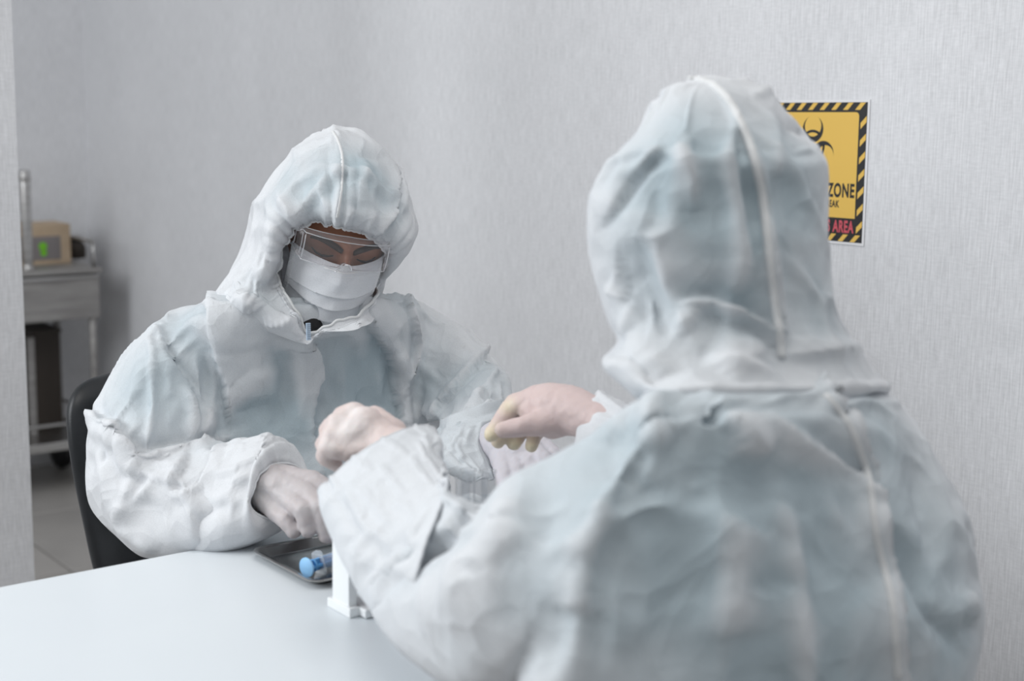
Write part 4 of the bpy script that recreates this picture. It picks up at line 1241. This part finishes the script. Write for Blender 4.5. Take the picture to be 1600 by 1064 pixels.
cuffL2 = [(700, 745, 1.40, 628, 985, 1.375, .075), (692, 738, 1.44, 582, 935, 1.42, .084), (694, 728, 1.475, 546, 872, 1.46, .078), (686, 700, 1.515, 524, 822, 1.505, .068, -16, .066),
         (682, 676, 1.545, 514, 790, 1.535, .06, -32, .055), (664, 656, 1.57, 520, 770, 1.565, .052, -52, .042)]
armR2 = [(1150, 620, 1.50, 1150, 760, 1.48, .08), (1080, 630, 1.56, 1060, 780, 1.54, .07), (1010, 628, 1.62, 990, 760, 1.60, .06), (968, 612, 1.655, 945, 735, 1.64, .055),
         (932, 599, 1.68, 915, 715, 1.67, .05), (902, 622, 1.695, 896, 700, 1.69, .04), (908, 632, 1.69, 902, 692, 1.685, .032), (935, 635, 1.67, 930, 700, 1.66, .03)]
parts = [ringloft(torso2)[:2], ringloft(armL2, 80, 90, 2.1)[:2], ringloft(armR2, 64, 50, 2.1)[:2]] + legs(1.05, .86, 1)
B = Sheet(*voxel_union(parts, .0058)); B.smooth(8, .6); B.begin()
vis = np.clip((B.V[:, 2]-.60)/.1, 0.3, 1); B.facet(.15, .011, 13, (1, 1, 1.5), vis); B.base = B.V.copy()
B.drape(.018*vis, kb=.2, tmax=.012, grav=.0001)
B.begin()
vis = np.clip((B.V[:, 2]-.60)/.1, 0.3, 1)
c = lambda k, w, h, pts, tp=(1, 1): B.crease(k, w, h*1.5, pts, tp)
c('lap', .02, .012, [(1203, 645), (1250, 675), (1293, 712), (1325, 740), (1350, 768)], (1, 0))
c('fold', .013, .014, [(1288, 603), (1326, 664), (1345, 712), (1358, 755), (1369, 844), (1393, 939), (1402, 1062)], (0, 0))
c('valley', .013, .016, [(1374, 797), (1421, 873), (1468, 958), (1516, 1024)], (0, 1))
c('soft', .016, .008, [(1203, 750), (1220, 810), (1232, 863), (1245, 960), (1250, 1062)], (1, 0))
c('valley', .012, .012, [(1100, 632), (1130, 665), (1156, 688)])
c('ridge', .014, .012, [(1120, 640), (1160, 672), (1196, 708)])
c('soft', .03, .012, [(1050, 650), (1000, 660), (960, 700)])
c('softv', .03, .012, [(1010, 740), (985, 783), (947, 868), (920, 950)])
c('soft', .03, .012, [(975, 740), (940, 800), (905, 880), (900, 960)])
c('softv', .03, .008, [(1080, 760), (1060, 860), (1050, 960), (1060, 1060)])
c('soft', .03, .008, [(1150, 800), (1145, 900), (1140, 1000)])
c('fold', .02, .012, [(515, 838), (560, 800), (611, 775), (650, 755), (692, 745)], (0, 0))
c('foldr', .018, .010, [(560, 930), (646, 870), (690, 825), (735, 770), (760, 750)])
c('softv', .02, .010, [(640, 880), (680, 840), (720, 796), (752, 757)])
c('ridge', .012, .009, [(690, 720), (660, 705), (630, 710), (615, 730)])
c('valley', .012, .008, [(600, 700), (612, 720), (624, 735)])
c('soft', .03, .010, [(800, 740), (790, 820), (760, 900), (700, 960)])
c('softv', .025, .008, [(860, 720), (850, 820), (830, 900), (780, 990)])
c('soft', .03, .008, [(650, 960), (690, 930), (760, 920)])
c('softv', .02, .008, [(1430, 720), (1455, 820), (1485, 900)])
c('ridge', .012, .010, [(1500, 920), (1520, 955), (1538, 960)])
c('valley', .012, .010, [(1505, 980), (1525, 975), (1540, 980)])
B.smooth(1, .3)
underB_shade = blobs(B.base, [(1130, 860, 1.2, .17, .95), (1250, 980, 1.22, .17, 1), (1240, 800, 1.25, .12, .9), (1400, 900, 1.32, .15, .8), (1030, 960, 1.12, .12, .7),
                        (1040, 690, 1.2, .06, .5), (1350, 700, 1.36, .10, .6), (860, 900, 1.15, .12, .45), (650, 860, 1.35, .08, .3), (1450, 1000, 1.35, .1, .8), (750, 990, 1.25, .1, .45)])  # scrubs showing through, made stronger to paint shade into the back
ob = B.build('coverall', M_suit, person_b); paint(ob, 'under', suit_mask(B, underB_shade))
seam(B, [(1290, 618), (1326, 664), (1345, 712), (1358, 755), (1369, 844), (1393, 939), (1402, 1058)], .0040, M_seam, ob)

hood2 = [(1085, 112, 1.46, 1160, 113, 1.47, .035), (1040, 122, 1.44, 1200, 128, 1.47, .075), (1012, 146, 1.43, 1224, 155, 1.47, .105), (985, 188, 1.42, 1262, 192, 1.47, .125), (946, 238, 1.42, 1286, 236, 1.46, .135),
         (926, 290, 1.42, 1290, 292, 1.46, .138), (927, 350, 1.42, 1292, 350, 1.45, .135), (936, 400, 1.42, 1294, 400, 1.45, .130),
         (950, 445, 1.42, 1299, 442, 1.45, .125), (962, 490, 1.40, 1312, 482, 1.46, .125), (966, 525, 1.39, 1338, 526, 1.47, .13), (944, 553, 1.37, 1360, 552, 1.48, .13),
         (968, 578, 1.35, 1378, 577, 1.49, .14), (992, 600, 1.33, 1388, 594, 1.50, .150), (1006, 613, 1.34, 1384, 606, 1.50, .138), (1040, 612, 1.35, 1360, 606, 1.49, .09)]
V, F, _ = ringloft(hood2, 190, 140, 2.15)
V, F = fix_normals(V, F)
nlast = len(V)-190
F = [f for f in F if len(f) == 4 or min(f) == 0 or max(f) < 190]
F = [f for f in F if len(f) == 4]; V = list(map(tuple, V)); V.append(tuple(np.mean(np.array(V[:190]), axis=0)+np.array([0, 0, .004])))
ori = 1
for f in F:
    if f[0] < 190 and f[1] < 190 and f[2] >= 190: ori = 1 if (f[1]-f[0]) % 190 == 1 else -1; break
F += [[len(V)-1, (k+1) % 190, k] if ori == 1 else [len(V)-1, k, (k+1) % 190] for k in range(190)]
H2 = Sheet(V, F); H2.smooth(3, .5); H2.begin(); H2.facet(.10, .013, 25, (1, 1, 1.5)); H2.base = H2.V.copy()
H2.drape(.018, lo=-.010, hi=.008, kb=.2)
H2.begin()
c = lambda k, w, h, pts, tp=(1, 1): H2.crease(k, w, h*1.2, pts, tp)
c('ridge', .008, .013, [(1122, 136), (1138, 156), (1175, 238), (1196, 343), (1206, 438), (1217, 517)], (1, 0))
c('softv', .02, .007, [(1150, 160), (1160, 240), (1175, 340), (1188, 430)])
c('soft', .012, .008, [(1133, 180), (1140, 230), (1148, 290), (1158, 350), (1164, 396), (1155, 430), (1140, 452)])
c('ridge', .010, .008, [(1054, 206), (1066, 240), (1080, 280), (1085, 330)])
c('fold', .013, .007, [(1040, 225), (1000, 262), (965, 310), (935, 355)])
c('valley', .011, .006, [(1025, 240), (990, 285), (955, 330), (930, 368)])
c('ridge', .012, .010, [(1022, 355), (1030, 400), (1043, 448), (1065, 500), (1090, 554)])
c('softv', .015, .008, [(1005, 370), (1010, 420), (1025, 470), (1050, 530)])
c('valley', .011, .010, [(1210, 186), (1245, 198), (1282, 208)])
c('ridge', .010, .008, [(1201, 172), (1210, 220), (1213, 280)])
c('fold', .014, .012, [(1060, 475), (1110, 472), (1160, 490), (1195, 510), (1222, 535)])
c('valley', .012, .010, [(1085, 490), (1150, 505), (1200, 530), (1235, 545)])
c('ridge', .012, .010, [(1217, 556), (1290, 548), (1364, 545)])
c('soft', .018, .010, [(1130, 590), (1165, 560), (1200, 538)])
c('soft', .02, .010, [(990, 520), (1010, 560), (1040, 590)])
c('ridge', .010, .008, [(1100, 560), (1160, 585), (1220, 590)])
c('softv', .02, .006, [(960, 415), (985, 430), (1000, 455)])
c('ridge', .012, .010, [(950, 440), (965, 455), (985, 460)])
c('ridge', .012, .009, [(1000, 470), (985, 500), (975, 530)])
H2.smooth(1, .25)
underC = blobs(H2.base, [(1130, 330, 1.3, .11, 1), (1180, 400, 1.3, .08, 1), (1240, 300, 1.35, .08, .75), (1090, 200, 1.32, .07, .6), (1260, 460, 1.38, .07, .6), (1010, 300, 1.35, .06, .45)])
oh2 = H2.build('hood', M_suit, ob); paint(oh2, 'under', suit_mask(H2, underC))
seam(H2, [(1112, 132), (1138, 156), (1160, 198), (1175, 238), (1188, 290), (1196, 343), (1206, 438), (1217, 517), (1221, 560)], .0045, M_seam, oh2)
seam(H2, [(1112, 132), (1095, 126), (1078, 124)], .004, M_seam, oh2)
sm = oh2.modifiers.new('s', 'SOLIDIFY'); sm.thickness = .0015; sm.offset = -1
# head, mask inside the hood (seen only from the far side)
hc = P(1105, 340, 1.44); fd = unit(np.array([-.05, 1.0, -.35])); rt = unit(np.cross(fd, [0, 0, 1])); up_ = np.cross(rt, fd)
hd = MB().lathe([(max(.001, .072*math.sin(q)), -.105*math.cos(q)) for q in np.linspace(0, math.pi, 24)], hc, up_, 36)
nk2 = MB().tube([hc-up_*.06, P(1150, 560, 1.42)], [.055, .06], 30)
Vb, Fb = voxel_union([(hd.V, hd.F), (nk2.V, nk2.F)], .004)
Sheet(Vb, Fb).smooth(2).build('body', M_skin, person_b)
mk = []; mF = []
for j in range(20):
    for i in range(30):
        s, t = 2*i/29-1, j/19
        mk.append(hc+rt*s*.066+up_*(-.01-.09*t)+fd*(.092+.02*math.sin(math.pi*t)-.045*s*s))
for j in range(19):
    for i in range(29): mF.append([j*30+i, j*30+i+1, (j+1)*30+i+1, (j+1)*30+i])
mo = link('face_mask', mk, mF, M_mask, person_b); paint(mo, 'under', np.full(len(mk), .2))
mo.modifiers.new('s', 'SOLIDIFY').thickness = .002

cuff(cuffL2, ob, 9, .1)
# left hand of the right person: loose fist over the rack
hand('glove', [
    [(640, 712, 1.56, .026), (606, 700, 1.58, .027), (570, 690, 1.60, .028)],
    [(600, 690, 1.585, .024), (553, 646, 1.60, .0135), (536, 650, 1.625, .012), (540, 672, 1.645, .010)],
    [(590, 690, 1.585, .024), (528, 662, 1.59, .0135), (514, 672, 1.61, .012), (522, 694, 1.63, .010)],
    [(590, 700, 1.585, .024), (520, 682, 1.58, .0130), (508, 694, 1.60, .0115), (520, 712, 1.62, .010)],
    [(600, 705, 1.58, .022), (512, 700, 1.575, .0115), (508, 712, 1.59, .0105), (524, 726, 1.61, .009)],
    [(610, 680, 1.60, .020), (585, 655, 1.625, .0155), (560, 662, 1.645, .0135), (545, 680, 1.655, .011)],
    [(553, 646, 1.60, .012), (528, 662, 1.59, .012), (520, 682, 1.58, .012), (512, 700, 1.575, .011)],
    [(570, 665, 1.59, .022), (545, 690, 1.585, .022)],
    ], M_g2b, person_b, voxel=.002, label='thin latex glove on the left hand showing pink skin',
    loose=[(540, 660, 1.56, .028, 1), (512, 690, 1.56, .016, .8), (553, 640, 1.58, .016, .9)])
# right hand: thumb and fingers hanging over the left person's cuff
hand('glove', [
    [(955, 668, 1.64, .022), (930, 655, 1.66, .025), (893, 642, 1.685, .030), (862, 636, 1.70, .030)],
    [(880, 632, 1.70, .026), (856, 618, 1.71, .0165), (838, 622, 1.71, .017), (808, 632, 1.715, .0125)],
    [(820, 628, 1.715, .0135), (804, 630, 1.72, .0125), (788, 650, 1.715, .0108), (768, 679, 1.705, .0095)],
    [(850, 640, 1.72, .020), (818, 640, 1.745, .0125), (796, 660, 1.74, .011), (778, 688, 1.73, .0095)],
    [(860, 650, 1.72, .020), (826, 655, 1.75, .0120), (812, 676, 1.745, .0105), (803, 692, 1.735, .009)],
    [(870, 660, 1.71, .018), (846, 664, 1.74, .0110), (836, 682, 1.735, .0095), (830, 697, 1.725, .0085)],
    [(872, 655, 1.685, .022), (842, 662, 1.675, .0150), (812, 667, 1.67, .0125), (786, 671, 1.67, .0102)],
    [(862, 636, 1.70, .026), (862, 660, 1.69, .020)], [(860, 625, 1.70, .020), (835, 640, 1.71, .020), (850, 660, 1.70, .018)],
    ], M_g2, person_b, voxel=.002, label='thin latex glove on the right hand, yellowish at the fingertips',
    loose=[(765, 682, 1.70, .016, 1), (778, 690, 1.73, .014, 1), (803, 694, 1.73, .014, 1), (830, 698, 1.72, .014, 1), (795, 636, 1.71, .012, .7), (775, 672, 1.67, .008, .4)])
